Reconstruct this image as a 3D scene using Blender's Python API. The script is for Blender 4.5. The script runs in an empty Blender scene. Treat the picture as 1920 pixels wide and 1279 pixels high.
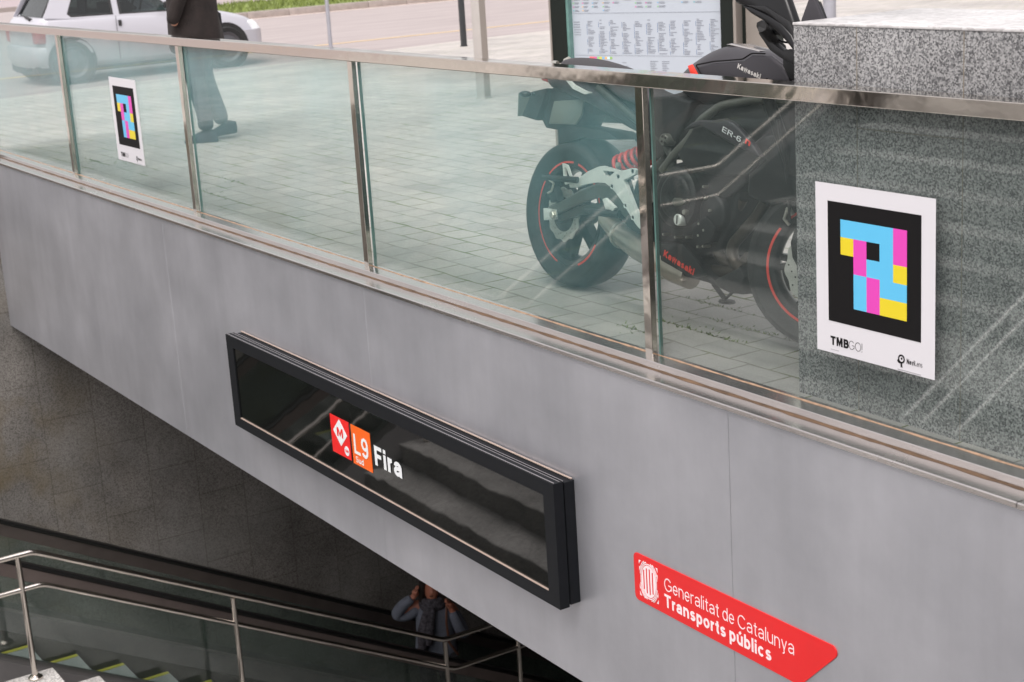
import bpy, bmesh, math, random
from mathutils import Vector, Matrix
from math import radians, sin, cos, pi
random.seed(7)
C = bpy.context.scene.collection
SC = bpy.context.scene

# ---------------------------------------------------------------- camera, world, sun, exposure
cam_d = bpy.data.cameras.new("camera"); cam = bpy.data.objects.new("camera", cam_d); C.objects.link(cam)
SC.camera = cam
R_ = Vector((0.53995, 0.839446, -0.061523)); U_ = Vector((-0.184193, 0.189167, 0.964515)); F_ = Vector((-0.821296, 0.509458, -0.25676))
m = Matrix.Identity(4)
for i in range(3):
    m[i][0] = R_[i]; m[i][1] = U_[i]; m[i][2] = -F_[i]
m.translation = Vector((10.9187, -3.3485, 1.55))
cam.matrix_world = m
cam_d.sensor_width = 36; cam_d.lens = 56.25; cam_d.clip_start = 0.05; cam_d.clip_end = 500
cam_d.dof.use_dof = True; cam_d.dof.focus_distance = 5.9; cam_d.dof.aperture_fstop = 7.0

w = bpy.data.worlds.new("World"); SC.world = w; w.use_nodes = True
nt = w.node_tree; nt.nodes.clear()
sky = nt.nodes.new("ShaderNodeTexSky"); sky.sky_type = 'NISHITA'; sky.sun_disc = False
sky.sun_elevation = radians(60); sky.sun_rotation = radians(143); sky.air_density = 1.0; sky.dust_density = 4.0; sky.ozone_density = 1.0
hs = nt.nodes.new("ShaderNodeHueSaturation"); hs.inputs['Saturation'].default_value = 0.12
mx = nt.nodes.new("ShaderNodeMixRGB"); mx.blend_type = 'MULTIPLY'; mx.inputs[0].default_value = 1; mx.inputs[2].default_value = (1.0, 0.96, 0.95, 1)
bg = nt.nodes.new("ShaderNodeBackground"); bg.inputs[1].default_value = 0.125
out = nt.nodes.new("ShaderNodeOutputWorld")
nt.links.new(sky.outputs[0], hs.inputs['Color']); nt.links.new(hs.outputs[0], mx.inputs[1]); nt.links.new(mx.outputs[0], bg.inputs[0]); nt.links.new(bg.outputs[0], out.inputs[0])
sd = bpy.data.lights.new("sun", 'SUN'); sd.energy = .85; sd.angle = radians(45); sd.color = (1, .96, .92)
sun = bpy.data.objects.new("sun", sd); C.objects.link(sun)
sun.rotation_euler = Vector((-.60 * .5, .80 * .5, -.866)).to_track_quat('-Z', 'Y').to_euler()
SC.view_settings.view_transform = 'Standard'; SC.view_settings.look = 'None'; SC.view_settings.gamma = 1
SC.view_settings.exposure = 1.12
SC.render.engine = 'CYCLES'
SC.cycles.max_bounces = 10; SC.cycles.transparent_max_bounces = 16; SC.cycles.glossy_bounces = 5
SC.cycles.caustics_reflective = False; SC.cycles.caustics_refractive = False

# ---------------------------------------------------------------- materials
def srgb(r, g, b):
    f = lambda c: ((c / 255) / 12.92 if c / 255 <= .04045 else (((c / 255) + .055) / 1.055) ** 2.4)
    return (f(r), f(g), f(b), 1)
def mat(name, col, rough=.5, metal=0, var=0, scale=8, bump=0, bscale=60, stretch=None, coat=0, spec=.5, rvar=0):
    m = bpy.data.materials.new(name); m.use_nodes = True
    n = m.node_tree.nodes; L = m.node_tree.links; b = n['Principled BSDF']
    if len(col) == 3: col = (*col, 1)
    b.inputs['Base Color'].default_value = col; b.inputs['Roughness'].default_value = rough; b.inputs['Metallic'].default_value = metal
    b.inputs['Specular IOR Level'].default_value = spec
    if coat: b.inputs['Coat Weight'].default_value = coat; b.inputs['Coat Roughness'].default_value = .05
    tc = n.new('ShaderNodeTexCoord'); mp = n.new('ShaderNodeMapping'); L.new(tc.outputs['Object'], mp.inputs[0])
    if stretch: mp.inputs['Scale'].default_value = stretch
    if var or rvar:
        t = n.new('ShaderNodeTexNoise'); t.inputs['Scale'].default_value = scale; t.inputs['Detail'].default_value = 6; t.inputs['Roughness'].default_value = .6
        L.new(mp.outputs[0], t.inputs['Vector'])
        if var:
            r = n.new('ShaderNodeValToRGB'); r.color_ramp.elements[0].position = .3; r.color_ramp.elements[1].position = .7
            r.color_ramp.elements[0].color = (*[c * (1 - var) for c in col[:3]], 1); r.color_ramp.elements[1].color = (*[min(1, c * (1 + var)) for c in col[:3]], 1)
            L.new(t.outputs[0], r.inputs[0]); L.new(r.outputs[0], b.inputs['Base Color'])
        if rvar:
            mr = n.new('ShaderNodeMapRange'); mr.inputs[3].default_value = rough - rvar; mr.inputs[4].default_value = rough + rvar
            mr.inputs[1].default_value = .3; mr.inputs[2].default_value = .7
            L.new(t.outputs[0], mr.inputs[0]); L.new(mr.outputs[0], b.inputs['Roughness'])
    if bump:
        t2 = n.new('ShaderNodeTexNoise'); t2.inputs['Scale'].default_value = bscale; t2.inputs['Detail'].default_value = 4; L.new(mp.outputs[0], t2.inputs['Vector'])
        bm = n.new('ShaderNodeBump'); bm.inputs['Strength'].default_value = bump; bm.inputs['Distance'].default_value = .01
        L.new(t2.outputs[0], bm.inputs['Height']); L.new(bm.outputs[0], b.inputs['Normal'])
    return m

def ramp(n, els):
    r = n.new('ShaderNodeValToRGB'); cr = r.color_ramp
    while len(cr.elements) < len(els): cr.elements.new(.5)
    for e, (p, c) in zip(cr.elements, els): e.position = p; e.color = (*c[:3], 1)
    return r
def granite(name, lo, mid, hi, scale=90, rough=.6, tint=None, joints=None, stain=False):
    m = bpy.data.materials.new(name); m.use_nodes = True
    n = m.node_tree.nodes; L = m.node_tree.links; b = n['Principled BSDF']; b.inputs['Roughness'].default_value = rough
    tc = n.new('ShaderNodeTexCoord')
    vo = n.new('ShaderNodeTexVoronoi'); vo.inputs['Scale'].default_value = scale; vo.inputs['Randomness'].default_value = 1
    L.new(tc.outputs['Object'], vo.inputs['Vector']); sc = n.new('ShaderNodeSeparateColor'); L.new(vo.outputs['Color'], sc.inputs[0])
    t = n.new('ShaderNodeTexNoise'); t.inputs['Scale'].default_value = scale * .35; t.inputs['Detail'].default_value = 4; t.inputs['Roughness'].default_value = .8
    L.new(tc.outputs['Object'], t.inputs['Vector'])
    mxn = n.new('ShaderNodeMath'); mxn.operation = 'MULTIPLY_ADD'; L.new(sc.outputs[0], mxn.inputs[0]); mxn.inputs[1].default_value = .55; 
    mh = n.new('ShaderNodeMath'); mh.operation = 'MULTIPLY'; L.new(t.outputs[0], mh.inputs[0]); mh.inputs[1].default_value = .55; L.new(mh.outputs[0], mxn.inputs[2])
    r = ramp(n, [(.32, lo), (.52, mid), (.72, hi)]); L.new(mxn.outputs[0], r.inputs[0])
    t2 = n.new('ShaderNodeTexNoise'); t2.inputs['Scale'].default_value = 1.6; t2.inputs['Detail'].default_value = 5; L.new(tc.outputs['Object'], t2.inputs['Vector'])
    r2 = ramp(n, [(.3, (.62, .62, .62)), (.7, (1.12, 1.12, 1.12))]); L.new(t2.outputs[0], r2.inputs[0])
    mu = n.new('ShaderNodeMixRGB'); mu.blend_type = 'MULTIPLY'; mu.inputs[0].default_value = 1
    L.new(r.outputs[0], mu.inputs[1]); L.new(r2.outputs[0], mu.inputs[2]); last = mu.outputs[0]
    if stain:
        t3 = n.new('ShaderNodeTexNoise'); t3.inputs['Scale'].default_value = 2.3; t3.inputs['Detail'].default_value = 4
        mp3 = n.new('ShaderNodeMapping'); mp3.inputs['Location'].default_value = (3, 1.7, .4); L.new(tc.outputs['Object'], mp3.inputs[0]); L.new(mp3.outputs[0], t3.inputs['Vector'])
        r3 = ramp(n, [(.47, (0, 0, 0)), (.62, (1, 1, 1))]); L.new(t3.outputs[0], r3.inputs[0])
        sx = n.new('ShaderNodeSeparateXYZ'); L.new(tc.outputs['Object'], sx.inputs[0])
        mr = n.new('ShaderNodeMapRange'); mr.inputs[1].default_value = .75; mr.inputs[2].default_value = -.35; L.new(sx.outputs[1], mr.inputs[0])
        mm = n.new('ShaderNodeMath'); mm.operation = 'MULTIPLY'; L.new(r3.outputs[0], mm.inputs[0]); L.new(mr.outputs[0], mm.inputs[1])
        mm2 = n.new('ShaderNodeMath'); mm2.operation = 'MULTIPLY'; L.new(mm.outputs[0], mm2.inputs[0]); mm2.inputs[1].default_value = .55
        ms = n.new('ShaderNodeMixRGB'); L.new(mm2.outputs[0], ms.inputs[0]); L.new(last, ms.inputs[1]); ms.inputs[2].default_value = (.15, .11, .05, 1); last = ms.outputs[0]
        # lime bloom
        t4 = n.new('ShaderNodeTexNoise'); t4.inputs['Scale'].default_value = 1.2; t4.inputs['Detail'].default_value = 6; L.new(tc.outputs['Object'], t4.inputs['Vector'])
        r4 = ramp(n, [(.45, (0, 0, 0)), (.7, (.5, .5, .5))]); L.new(t4.outputs[0], r4.inputs[0])
        ml = n.new('ShaderNodeMixRGB'); L.new(r4.outputs[0], ml.inputs[0]); L.new(last, ml.inputs[1]); ml.inputs[2].default_value = (.30, .295, .285, 1); last = ml.outputs[0]
    if joints:
        jw, jh, perm = joints
        sx = n.new('ShaderNodeSeparateXYZ'); cx = n.new('ShaderNodeCombineXYZ'); L.new(tc.outputs['Object'], sx.inputs[0])
        L.new(sx.outputs[perm[0]], cx.inputs[0]); L.new(sx.outputs[perm[1]], cx.inputs[1])
        bt = n.new('ShaderNodeTexBrick'); bt.inputs['Scale'].default_value = 1; bt.inputs['Brick Width'].default_value = jw; bt.inputs['Row Height'].default_value = jh
        bt.inputs['Mortar Size'].default_value = .004; bt.inputs['Mortar Smooth'].default_value = .3; bt.offset = .5
        bt.inputs['Color1'].default_value = (1, 1, 1, 1); bt.inputs['Color2'].default_value = (.91, .91, .90, 1); bt.inputs['Mortar'].default_value = (.62, .60, .56, 1)
        L.new(cx.outputs[0], bt.inputs['Vector'])
        mj = n.new('ShaderNodeMixRGB'); mj.blend_type = 'MULTIPLY'; mj.inputs[0].default_value = 1; L.new(last, mj.inputs[1]); L.new(bt.outputs[0], mj.inputs[2]); last = mj.outputs[0]
    L.new(last, b.inputs['Base Color'])
    return m

def paving_mat():
    m = bpy.data.materials.new("concrete_pavers"); m.use_nodes = True
    n = m.node_tree.nodes; L = m.node_tree.links; b = n['Principled BSDF']; b.inputs['Roughness'].default_value = .8
    tc = n.new('ShaderNodeTexCoord')
    dn = n.new('ShaderNodeTexNoise'); dn.inputs['Scale'].default_value = 3.0; dn.inputs['Detail'].default_value = 2; L.new(tc.outputs['Object'], dn.inputs['Vector'])
    va = n.new('ShaderNodeVectorMath'); va.operation = 'SUBTRACT'; L.new(dn.outputs['Color'], va.inputs[0]); va.inputs[1].default_value = (.5, .5, .5)
    vs = n.new('ShaderNodeVectorMath'); vs.operation = 'SCALE'; L.new(va.outputs[0], vs.inputs[0]); vs.inputs['Scale'].default_value = .035
    vb = n.new('ShaderNodeVectorMath'); vb.operation = 'ADD'; L.new(tc.outputs['Object'], vb.inputs[0]); L.new(vs.outputs[0], vb.inputs[1])
    bt = n.new('ShaderNodeTexBrick'); bt.inputs['Scale'].default_value = 1; bt.inputs['Brick Width'].default_value = .21; bt.inputs['Row Height'].default_value = .152
    bt.inputs['Mortar Size'].default_value = .0058; bt.inputs['Mortar Smooth'].default_value = .35; bt.offset = .5; bt.inputs['Bias'].default_value = 0
    bt.inputs['Color1'].default_value = (.47, .44, .42, 1); bt.inputs['Color2'].default_value = (.40, .378, .365, 1); bt.inputs['Mortar'].default_value = (.27, .255, .225, 1)
    L.new(vb.outputs[0], bt.inputs['Vector'])
    jn = n.new('ShaderNodeTexNoise'); jn.inputs['Scale'].default_value = 5; jn.inputs['Detail'].default_value = 3; L.new(tc.outputs['Object'], jn.inputs['Vector'])
    jr = n.new('ShaderNodeMapRange'); jr.inputs[1].default_value = .35; jr.inputs[2].default_value = .65; jr.inputs[3].default_value = .002; jr.inputs[4].default_value = .0085; L.new(jn.outputs[0], jr.inputs[0]); L.new(jr.outputs[0], bt.inputs['Mortar Size'])
    t = n.new('ShaderNodeTexNoise'); t.inputs['Scale'].default_value = 1.1; t.inputs['Detail'].default_value = 8; t.inputs['Roughness'].default_value = .65; L.new(tc.outputs['Object'], t.inputs['Vector'])
    r = ramp(n, [(.28, (.70, .70, .70)), (.5, (.95, .95, .95)), (.72, (1.12, 1.10, 1.08))]); L.new(t.outputs[0], r.inputs[0])
    mu = n.new('ShaderNodeMixRGB'); mu.blend_type = 'MULTIPLY'; mu.inputs[0].default_value = 1; L.new(bt.outputs[0], mu.inputs[1]); L.new(r.outputs[0], mu.inputs[2])
    t5 = n.new('ShaderNodeTexNoise'); t5.inputs['Scale'].default_value = 160; t5.inputs['Detail'].default_value = 2; L.new(tc.outputs['Object'], t5.inputs['Vector'])
    r5 = ramp(n, [(.3, (.88, .88, .88)), (.7, (1.08, 1.08, 1.08))]); L.new(t5.outputs[0], r5.inputs[0])
    mu2 = n.new('ShaderNodeMixRGB'); mu2.blend_type = 'MULTIPLY'; mu2.inputs[0].default_value = 1; L.new(mu.outputs[0], mu2.inputs[1]); L.new(r5.outputs[0], mu2.inputs[2])
    # moss lying in some joints
    t6 = n.new('ShaderNodeTexNoise'); t6.inputs['Scale'].default_value = 2.4; t6.inputs['Detail'].default_value = 3; L.new(tc.outputs['Object'], t6.inputs['Vector'])
    r6 = ramp(n, [(.48, (0, 0, 0)), (.6, (1, 1, 1))]); L.new(t6.outputs[0], r6.inputs[0])
    mm = n.new('ShaderNodeMath'); mm.operation = 'MULTIPLY'; L.new(bt.outputs['Fac'], mm.inputs[0]); L.new(r6.outputs[0], mm.inputs[1])
    mg = n.new('ShaderNodeMixRGB'); L.new(mm.outputs[0], mg.inputs[0]); L.new(mu2.outputs[0], mg.inputs[1]); mg.inputs[2].default_value = (.13, .15, .05, 1)
    L.new(mg.outputs[0], b.inputs['Base Color'])
    bm = n.new('ShaderNodeBump'); bm.inputs['Strength'].default_value = .5; bm.inputs['Distance'].default_value = .006; bm.invert = True
    L.new(bt.outputs['Fac'], bm.inputs['Height']); L.new(bm.outputs[0], b.inputs['Normal'])
    return m

def schlick(n, L, f0=.06, k=1.0):
    lw = n.new('ShaderNodeLayerWeight'); lw.inputs[0].default_value = .5
    p = n.new('ShaderNodeMath'); p.operation = 'POWER'; L.new(lw.outputs['Facing'], p.inputs[0]); p.inputs[1].default_value = 5
    a = n.new('ShaderNodeMath'); a.operation = 'MULTIPLY_ADD'; L.new(p.outputs[0], a.inputs[0]); a.inputs[1].default_value = (1 - f0) * k; a.inputs[2].default_value = f0
    return a
def glass_mat(name, tint, veil, veil_col=(.37, .67, .71), lo=.45, hi=1.4):
    m = bpy.data.materials.new(name); m.use_nodes = True
    n = m.node_tree.nodes; L = m.node_tree.links; n.clear()
    o = n.new('ShaderNodeOutputMaterial'); tr = n.new('ShaderNodeBsdfTransparent'); tr.inputs[0].default_value = (*tint, 1)
    gl = n.new('ShaderNodeBsdfGlossy'); gl.inputs['Roughness'].default_value = .02
    fr = schlick(n, L)
    mx = n.new('ShaderNodeMixShader'); L.new(fr.outputs[0], mx.inputs[0]); L.new(tr.outputs[0], mx.inputs[1]); L.new(gl.outputs[0], mx.inputs[2])
    df = n.new('ShaderNodeBsdfDiffuse'); df.inputs[0].default_value = (*veil_col, 1)  # teal haze put into the glass as a diffuse colour
    tc = n.new('ShaderNodeTexCoord'); mp = n.new('ShaderNodeMapping'); mp.inputs['Scale'].default_value = (1, 1, .7); L.new(tc.outputs['Object'], mp.inputs[0])
    t = n.new('ShaderNodeTexNoise'); t.inputs['Scale'].default_value = 1.6; t.inputs['Detail'].default_value = 7; t.inputs['Roughness'].default_value = .6; L.new(mp.outputs[0], t.inputs['Vector'])
    mr = n.new('ShaderNodeMapRange'); mr.inputs[1].default_value = .3; mr.inputs[2].default_value = .7; mr.inputs[3].default_value = veil * .55; mr.inputs[4].default_value = veil * 1.4
    L.new(t.outputs[0], mr.inputs[0])
    # fine wipe marks and scratches
    mp2 = n.new('ShaderNodeMapping'); mp2.inputs['Scale'].default_value = (14, 1, 2.2); mp2.inputs['Rotation'].default_value = (0, .35, 0); L.new(tc.outputs['Object'], mp2.inputs[0])
    t2 = n.new('ShaderNodeTexNoise'); t2.inputs['Scale'].default_value = 5; t2.inputs['Detail'].default_value = 8; L.new(mp2.outputs[0], t2.inputs['Vector'])
    mr2 = n.new('ShaderNodeMapRange'); mr2.inputs[1].default_value = .55; mr2.inputs[2].default_value = .78; mr2.inputs[3].default_value = 0; mr2.inputs[4].default_value = veil * .7; L.new(t2.outputs[0], mr2.inputs[0])
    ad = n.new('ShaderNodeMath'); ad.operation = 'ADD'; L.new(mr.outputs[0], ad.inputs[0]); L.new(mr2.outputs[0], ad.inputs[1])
    # the veil grows denser the more obliquely the pane is seen
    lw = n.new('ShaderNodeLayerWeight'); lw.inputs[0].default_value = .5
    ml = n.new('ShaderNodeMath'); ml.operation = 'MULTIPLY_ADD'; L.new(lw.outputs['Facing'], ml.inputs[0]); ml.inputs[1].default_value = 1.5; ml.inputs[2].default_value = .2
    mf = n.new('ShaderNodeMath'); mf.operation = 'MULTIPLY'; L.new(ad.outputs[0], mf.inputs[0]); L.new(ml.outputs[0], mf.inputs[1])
    # the veil is stronger under the rail than near the sill
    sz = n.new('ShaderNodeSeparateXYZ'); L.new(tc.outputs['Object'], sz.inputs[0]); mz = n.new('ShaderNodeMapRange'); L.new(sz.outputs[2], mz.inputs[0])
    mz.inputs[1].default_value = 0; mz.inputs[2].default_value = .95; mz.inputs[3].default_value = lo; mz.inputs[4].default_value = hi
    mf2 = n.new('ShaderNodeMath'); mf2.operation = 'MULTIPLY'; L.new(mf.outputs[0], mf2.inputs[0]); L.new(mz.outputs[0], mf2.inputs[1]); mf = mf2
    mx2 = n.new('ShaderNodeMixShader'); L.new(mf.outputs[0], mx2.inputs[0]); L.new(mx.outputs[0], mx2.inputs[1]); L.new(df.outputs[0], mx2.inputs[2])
    L.new(mx2.outputs[0], o.inputs[0])
    return m
def plain_glass(name, tint, gloss_ior=1.5, body=None, bodyfac=0):
    m = bpy.data.materials.new(name); m.use_nodes = True
    n = m.node_tree.nodes; L = m.node_tree.links; n.clear()
    o = n.new('ShaderNodeOutputMaterial'); tr = n.new('ShaderNodeBsdfTransparent'); tr.inputs[0].default_value = (*tint, 1)
    gl = n.new('ShaderNodeBsdfGlossy'); gl.inputs['Roughness'].default_value = .02; fr = schlick(n, L)
    mx = n.new('ShaderNodeMixShader'); L.new(fr.outputs[0], mx.inputs[0]); L.new(tr.outputs[0], mx.inputs[1]); L.new(gl.outputs[0], mx.inputs[2])
    last = mx.outputs[0]
    if body:
        df = n.new('ShaderNodeBsdfDiffuse'); df.inputs[0].default_value = (*body, 1); m2 = n.new('ShaderNodeMixShader'); m2.inputs[0].default_value = bodyfac
        L.new(last, m2.inputs[1]); L.new(df.outputs[0], m2.inputs[2]); last = m2.outputs[0]
    L.new(last, o.inputs[0]); return m

def fascia_mat():
    m = bpy.data.materials.new('satin_grey_panel'); m.use_nodes = True
    n = m.node_tree.nodes; L = m.node_tree.links; b = n['Principled BSDF']; b.inputs['Metallic'].default_value = .75
    tc = n.new('ShaderNodeTexCoord')
    def noise(sc, det, stretch=(1, 1, 1), loc=(0, 0, 0)):
        mp = n.new('ShaderNodeMapping'); mp.inputs['Scale'].default_value = stretch; mp.inputs['Location'].default_value = loc; L.new(tc.outputs['Object'], mp.inputs[0])
        t = n.new('ShaderNodeTexNoise'); t.inputs['Scale'].default_value = sc; t.inputs['Detail'].default_value = det; t.inputs['Roughness'].default_value = .62; L.new(mp.outputs[0], t.inputs['Vector']); return t
    cl = noise(1.7, 8); st = noise(3.0, 5, (3.2, 1, .35)); sc = noise(5, 9, (1.0, 1, 1.6), (4, 0, 2))
    r1 = ramp(n, [(.3, (.45, .457, .495)), (.7, (.58, .583, .625))]); L.new(cl.outputs[0], r1.inputs[0])
    r2 = ramp(n, [(.3, (.965, .965, .965)), (.72, (1.035, 1.035, 1.035))]); L.new(st.outputs[0], r2.inputs[0])
    mu = n.new('ShaderNodeMixRGB'); mu.blend_type = 'MULTIPLY'; mu.inputs[0].default_value = 1; L.new(r1.outputs[0], mu.inputs[1]); L.new(r2.outputs[0], mu.inputs[2])
    r3 = ramp(n, [(.70, (1, 1, 1)), (.76, (1.22, 1.22, 1.22))]); L.new(sc.outputs[0], r3.inputs[0])
    mu2 = n.new('ShaderNodeMixRGB'); mu2.blend_type = 'MULTIPLY'; mu2.inputs[0].default_value = 1; L.new(mu.outputs[0], mu2.inputs[1]); L.new(r3.outputs[0], mu2.inputs[2])
    L.new(mu2.outputs[0], b.inputs['Base Color'])
    rr = n.new('ShaderNodeMapRange'); rr.inputs[1].default_value = .3; rr.inputs[2].default_value = .7; rr.inputs[3].default_value = .40; rr.inputs[4].default_value = .46; L.new(cl.outputs[0], rr.inputs[0]); L.new(rr.outputs[0], b.inputs['Roughness'])
    bm = n.new('ShaderNodeBump'); bm.inputs['Strength'].default_value = .05; bm.inputs['Distance'].default_value = .02; L.new(cl.outputs[0], bm.inputs['Height']); L.new(bm.outputs[0], b.inputs['Normal'])
    return m
M = {}
M['paving'] = paving_mat()
M['asphalt'] = mat('pale_asphalt', (.335, .292, .288), .9, var=.12, scale=3, stretch=(1, .15, 1), bump=.3, bscale=200)
M['yellow_line'] = mat('yellow_road_paint', (.62, .45, .24), .8, var=.12, scale=20)
M['kerb'] = mat('granite_kerb', (.46, .43, .40), .8, var=.15, scale=25)
M['far_kerb'] = mat('grey_kerb', (.30, .26, .24), .85, var=.15, scale=8)
M['gutter'] = mat('pale_gutter', (.62, .52, .48), .8, var=.1, scale=10)
M['pave2'] = mat('far_paving', (.34, .28, .29), .9, var=.15, scale=2)
M['grass'] = mat('verge_grass', (.16, .20, .05), .95, var=.5, scale=6, bump=.6, bscale=90)
M['weed'] = mat('joint_weeds', (.12, .16, .045), .9, var=.35, scale=30)
M['leaf'] = mat('dry_leaf', (.30, .17, .07), .8, var=.3, scale=40)
M['fascia'] = fascia_mat()
M['satin'] = mat('satin_tube', (.85, .84, .82), .30, metal=.5)
M['slab'] = mat('dark_concrete', (.20, .195, .19), .9, var=.2, scale=3)
M['steel'] = mat('polished_steel', (.66, .615, .56), .07, metal=1, rvar=.03, scale=7, bump=.30, bscale=2.6)  # warm tint stands in for brownish surroundings mirrored in the steel
M['steel_dull'] = mat('weathered_steel', (.66, .62, .60), .24, metal=1, var=.05, scale=4, rvar=.04)
M['steel_rail'] = mat('tube_steel', (.64, .59, .54), .20, metal=1, rvar=.04, scale=12)
M['sealant'] = mat('tan_sealant', (.27, .175, .115), .8, var=.35, scale=30)
M['rust'] = mat('rust_streak', (.095, .055, .03), .7, var=.45, scale=12, stretch=(1, 3, 1))
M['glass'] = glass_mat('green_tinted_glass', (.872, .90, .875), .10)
M['glass_thin_veil'] = glass_mat('green_tinted_glass_thin_veil', (.84, .866, .854), .035, (.5, .62, .62), .8, 1.2)  # tinted glass with a thinner, greyer veil
M['glass_edge'] = mat('glass_edge_green', (.12, .22, .20), .15, var=.2, scale=12)
M['granite_light'] = granite('speckled_granite', (.085, .085, .09), (.25, .25, .255), (.46, .455, .455), 210, .5)
M['granite_cap'] = granite('smooth_granite_top', (.50, .48, .48), (.62, .60, .60), (.72, .70, .70), 60, .3)
M['granite_wall'] = granite('dark_granite_tiles', (.12, .110, .100), (.19, .176, .162), (.265, .248, .232), 130, .55, joints=(.64, .42, (2, 1)), stain=True)
M['granite_step'] = granite('step_granite', (.32, .31, .30), (.48, .465, .45), (.62, .60, .58), 90, .6)
M['seam'] = mat('brown_seam', (.22, .19, .15), .8)
M['darkseam'] = mat('dark_seam', (.06, .06, .06), .8)
M['paper'] = mat('white_vinyl', (.63, .615, .645), .35)
M['ink'] = mat('black_print', (.006, .0055, .006), .6, spec=.18)
M['ink_grey'] = mat('grey_print', (.35, .34, .36), .5)
M['cyan'] = mat('cyan_print', (.105, .47, .74), .35)
M['magenta'] = mat('magenta_print', (.68, .055, .42), .35)
M['yellow'] = mat('yellow_print', (.70, .56, .02), .35)
M['sign_frame'] = mat('black_sign_frame', (.006, .007, .009), .55, var=.15, scale=20, spec=.22)
M['sign_glass'] = mat('black_sign_acrylic', (.004, .0045, .004), .03, bump=.3, bscale=.7, spec=.55)
M['trim_line'] = mat('copper_trim', (.60, .47, .40), .3, metal=.4)
M['metro_red'] = mat('metro_red', (.72, .012, .012), .3)
M['metro_orange'] = mat('metro_orange', (.80, .12, .006), .3)
M['letter_white'] = mat('letter_white', (.72, .74, .75), .4)
M['red_sign'] = mat('red_enamel', (.66, .014, .016), .28, var=.04, scale=2)
M['red_white'] = mat('pinkish_white_print', (.82, .70, .72), .4)
M['rubber'] = mat('tyre_rubber', (.012, .012, .0125), .72, var=.25, scale=20, bump=.25, bscale=120)
M['black'] = mat('black_plastic', (.006, .006, .007), .5, var=.2, scale=15)
M['gloss_black'] = mat('gloss_black_plastic', (.005, .005, .006), .28, spec=.4)
M['seat'] = mat('seat_vinyl', (.035, .032, .035), .55, bump=.2, bscale=200)
M['tank'] = mat('matt_graphite_paint', (.040, .037, .043), .45, metal=.3, coat=.06, var=.05, scale=5)
M['silver_part'] = mat('cast_silver', (.80, .83, .80), .42, metal=.3, var=.06, scale=20)
M['frame_tube'] = mat('frame_paint', (.06, .065, .06), .35, metal=.5)
M['frame_light'] = mat('frame_grey_green', (.13, .135, .12), .35, metal=.5)
M['exhaust'] = mat('brushed_exhaust', (.40, .36, .31), .35, metal=.9, var=.12, scale=10)
M['header'] = mat('heat_tinted_header', (.07, .055, .045), .4, metal=.7, var=.3, scale=8)
M['engine'] = mat('engine_casing', (.012, .0135, .015), .5, metal=.2, var=.25, scale=25)
M['spring_red'] = mat('red_spring', (.60, .035, .03), .35)
M['tape_red'] = mat('red_rim_tape', (.75, .05, .03), .35)
M['disc'] = mat('brake_disc_steel', (.62, .62, .58), .32, metal=.8, var=.1, scale=30)
M['bolt'] = mat('bolt_steel', (.60, .58, .52), .3, metal=.9)
M['plate'] = mat('number_plate', (.13, .14, .12), .5)
M['decal_grey'] = mat('silver_decal', (.50, .48, .46), .4)
M['car_paint'] = mat('silver_white_car_paint', (.47, .465, .51), .30, metal=.15, coat=.6)
M['car_dark'] = mat('car_trim', (.02, .02, .021), .6)
M['car_glass'] = plain_glass('car_glass', (.42, .47, .46), 1.5)
M['tail_lamp'] = mat('red_lamp_lens', (.35, .06, .07), .25, coat=.5)
M['head_lamp'] = mat('clear_lamp_lens', (.65, .66, .68), .12, coat=.6)
M['car_seat'] = mat('car_interior', (.05, .05, .055), .9)
M['hub'] = mat('wheel_cover', (.10, .10, .11), .4, metal=.5)  # shadow around the car wheels put into the cover colour
M['skin'] = mat('skin', (.50, .24, .16), .5, var=.08, scale=12)
M['skin_warm'] = mat('skin_warm', (.50, .19, .12), .5, var=.08, scale=12)  # reddish-orange light on the woman put into the skin colour
M['hair'] = mat('dark_hair', (.02, .013, .01), .5, var=.4, scale=50, stretch=(1, 1, .1))
M['coat'] = mat('brown_corduroy', (.016, .0105, .0095), .9, var=.3, scale=14, bump=.4, bscale=60)
M['jeans'] = mat('dark_blue_jeans', (.014, .02, .035), .85, var=.25, scale=14, bump=.3, bscale=120)
M['shoe'] = mat('dark_suede', (.03, .035, .05), .8, var=.2, scale=12)
M['sweater'] = mat('grey_blue_knit', (.16, .175, .22), .9, var=.12, scale=20, bump=.5, bscale=150)
M['scarf'] = mat('patterned_scarf', (.055, .05, .06), .9, var=.85, scale=38)
M['trousers'] = mat('black_trousers', (.012, .012, .015), .85)
M['strap'] = mat('brown_leather', (.12, .05, .03), .5)
M['post_grey'] = mat('galvanised_post', (.36, .36, .40), .45, metal=.4, var=.1, scale=6)
M['post_beige'] = mat('beige_column', (.45, .42, .40), .5, var=.08, scale=4)
M['bollard'] = mat('anthracite_post', (.035, .038, .042), .5)
M['board_frame'] = mat('dark_green_frame', (.007, .010, .008), .5, spec=.3)
M['board_paper'] = mat('map_paper', (.42, .455, .51), .45)
M['board_steel'] = mat('cabinet_steel', (.36, .32, .29), .35, metal=.5, var=.05, scale=4)
M['print_grey'] = mat('print_grey', (.21, .22, .26), .6)
M['print_blue'] = mat('print_blue', (.10, .17, .32), .6)
for i, c in enumerate([(.75, .15, .17), (.60, .12, .35), (.25, .55, .22), (.65, .55, .10), (.20, .42, .65), (.70, .42, .18), (.55, .72, .80), (.30, .50, .15), (.12, .40, .45)]):
    M['pr%d' % i] = mat('print_colour_%d' % i, c, .6)
M['esc_rubber'] = mat('handrail_rubber', (.008, .008, .008), .35)
M['esc_metal'] = mat('bronze_guide', (.20, .165, .155), .32, metal=.8, var=.1, scale=5)
M['esc_deck'] = mat('escalator_cladding', (.20, .19, .19), .38, metal=.6, var=.08, scale=5)
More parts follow.
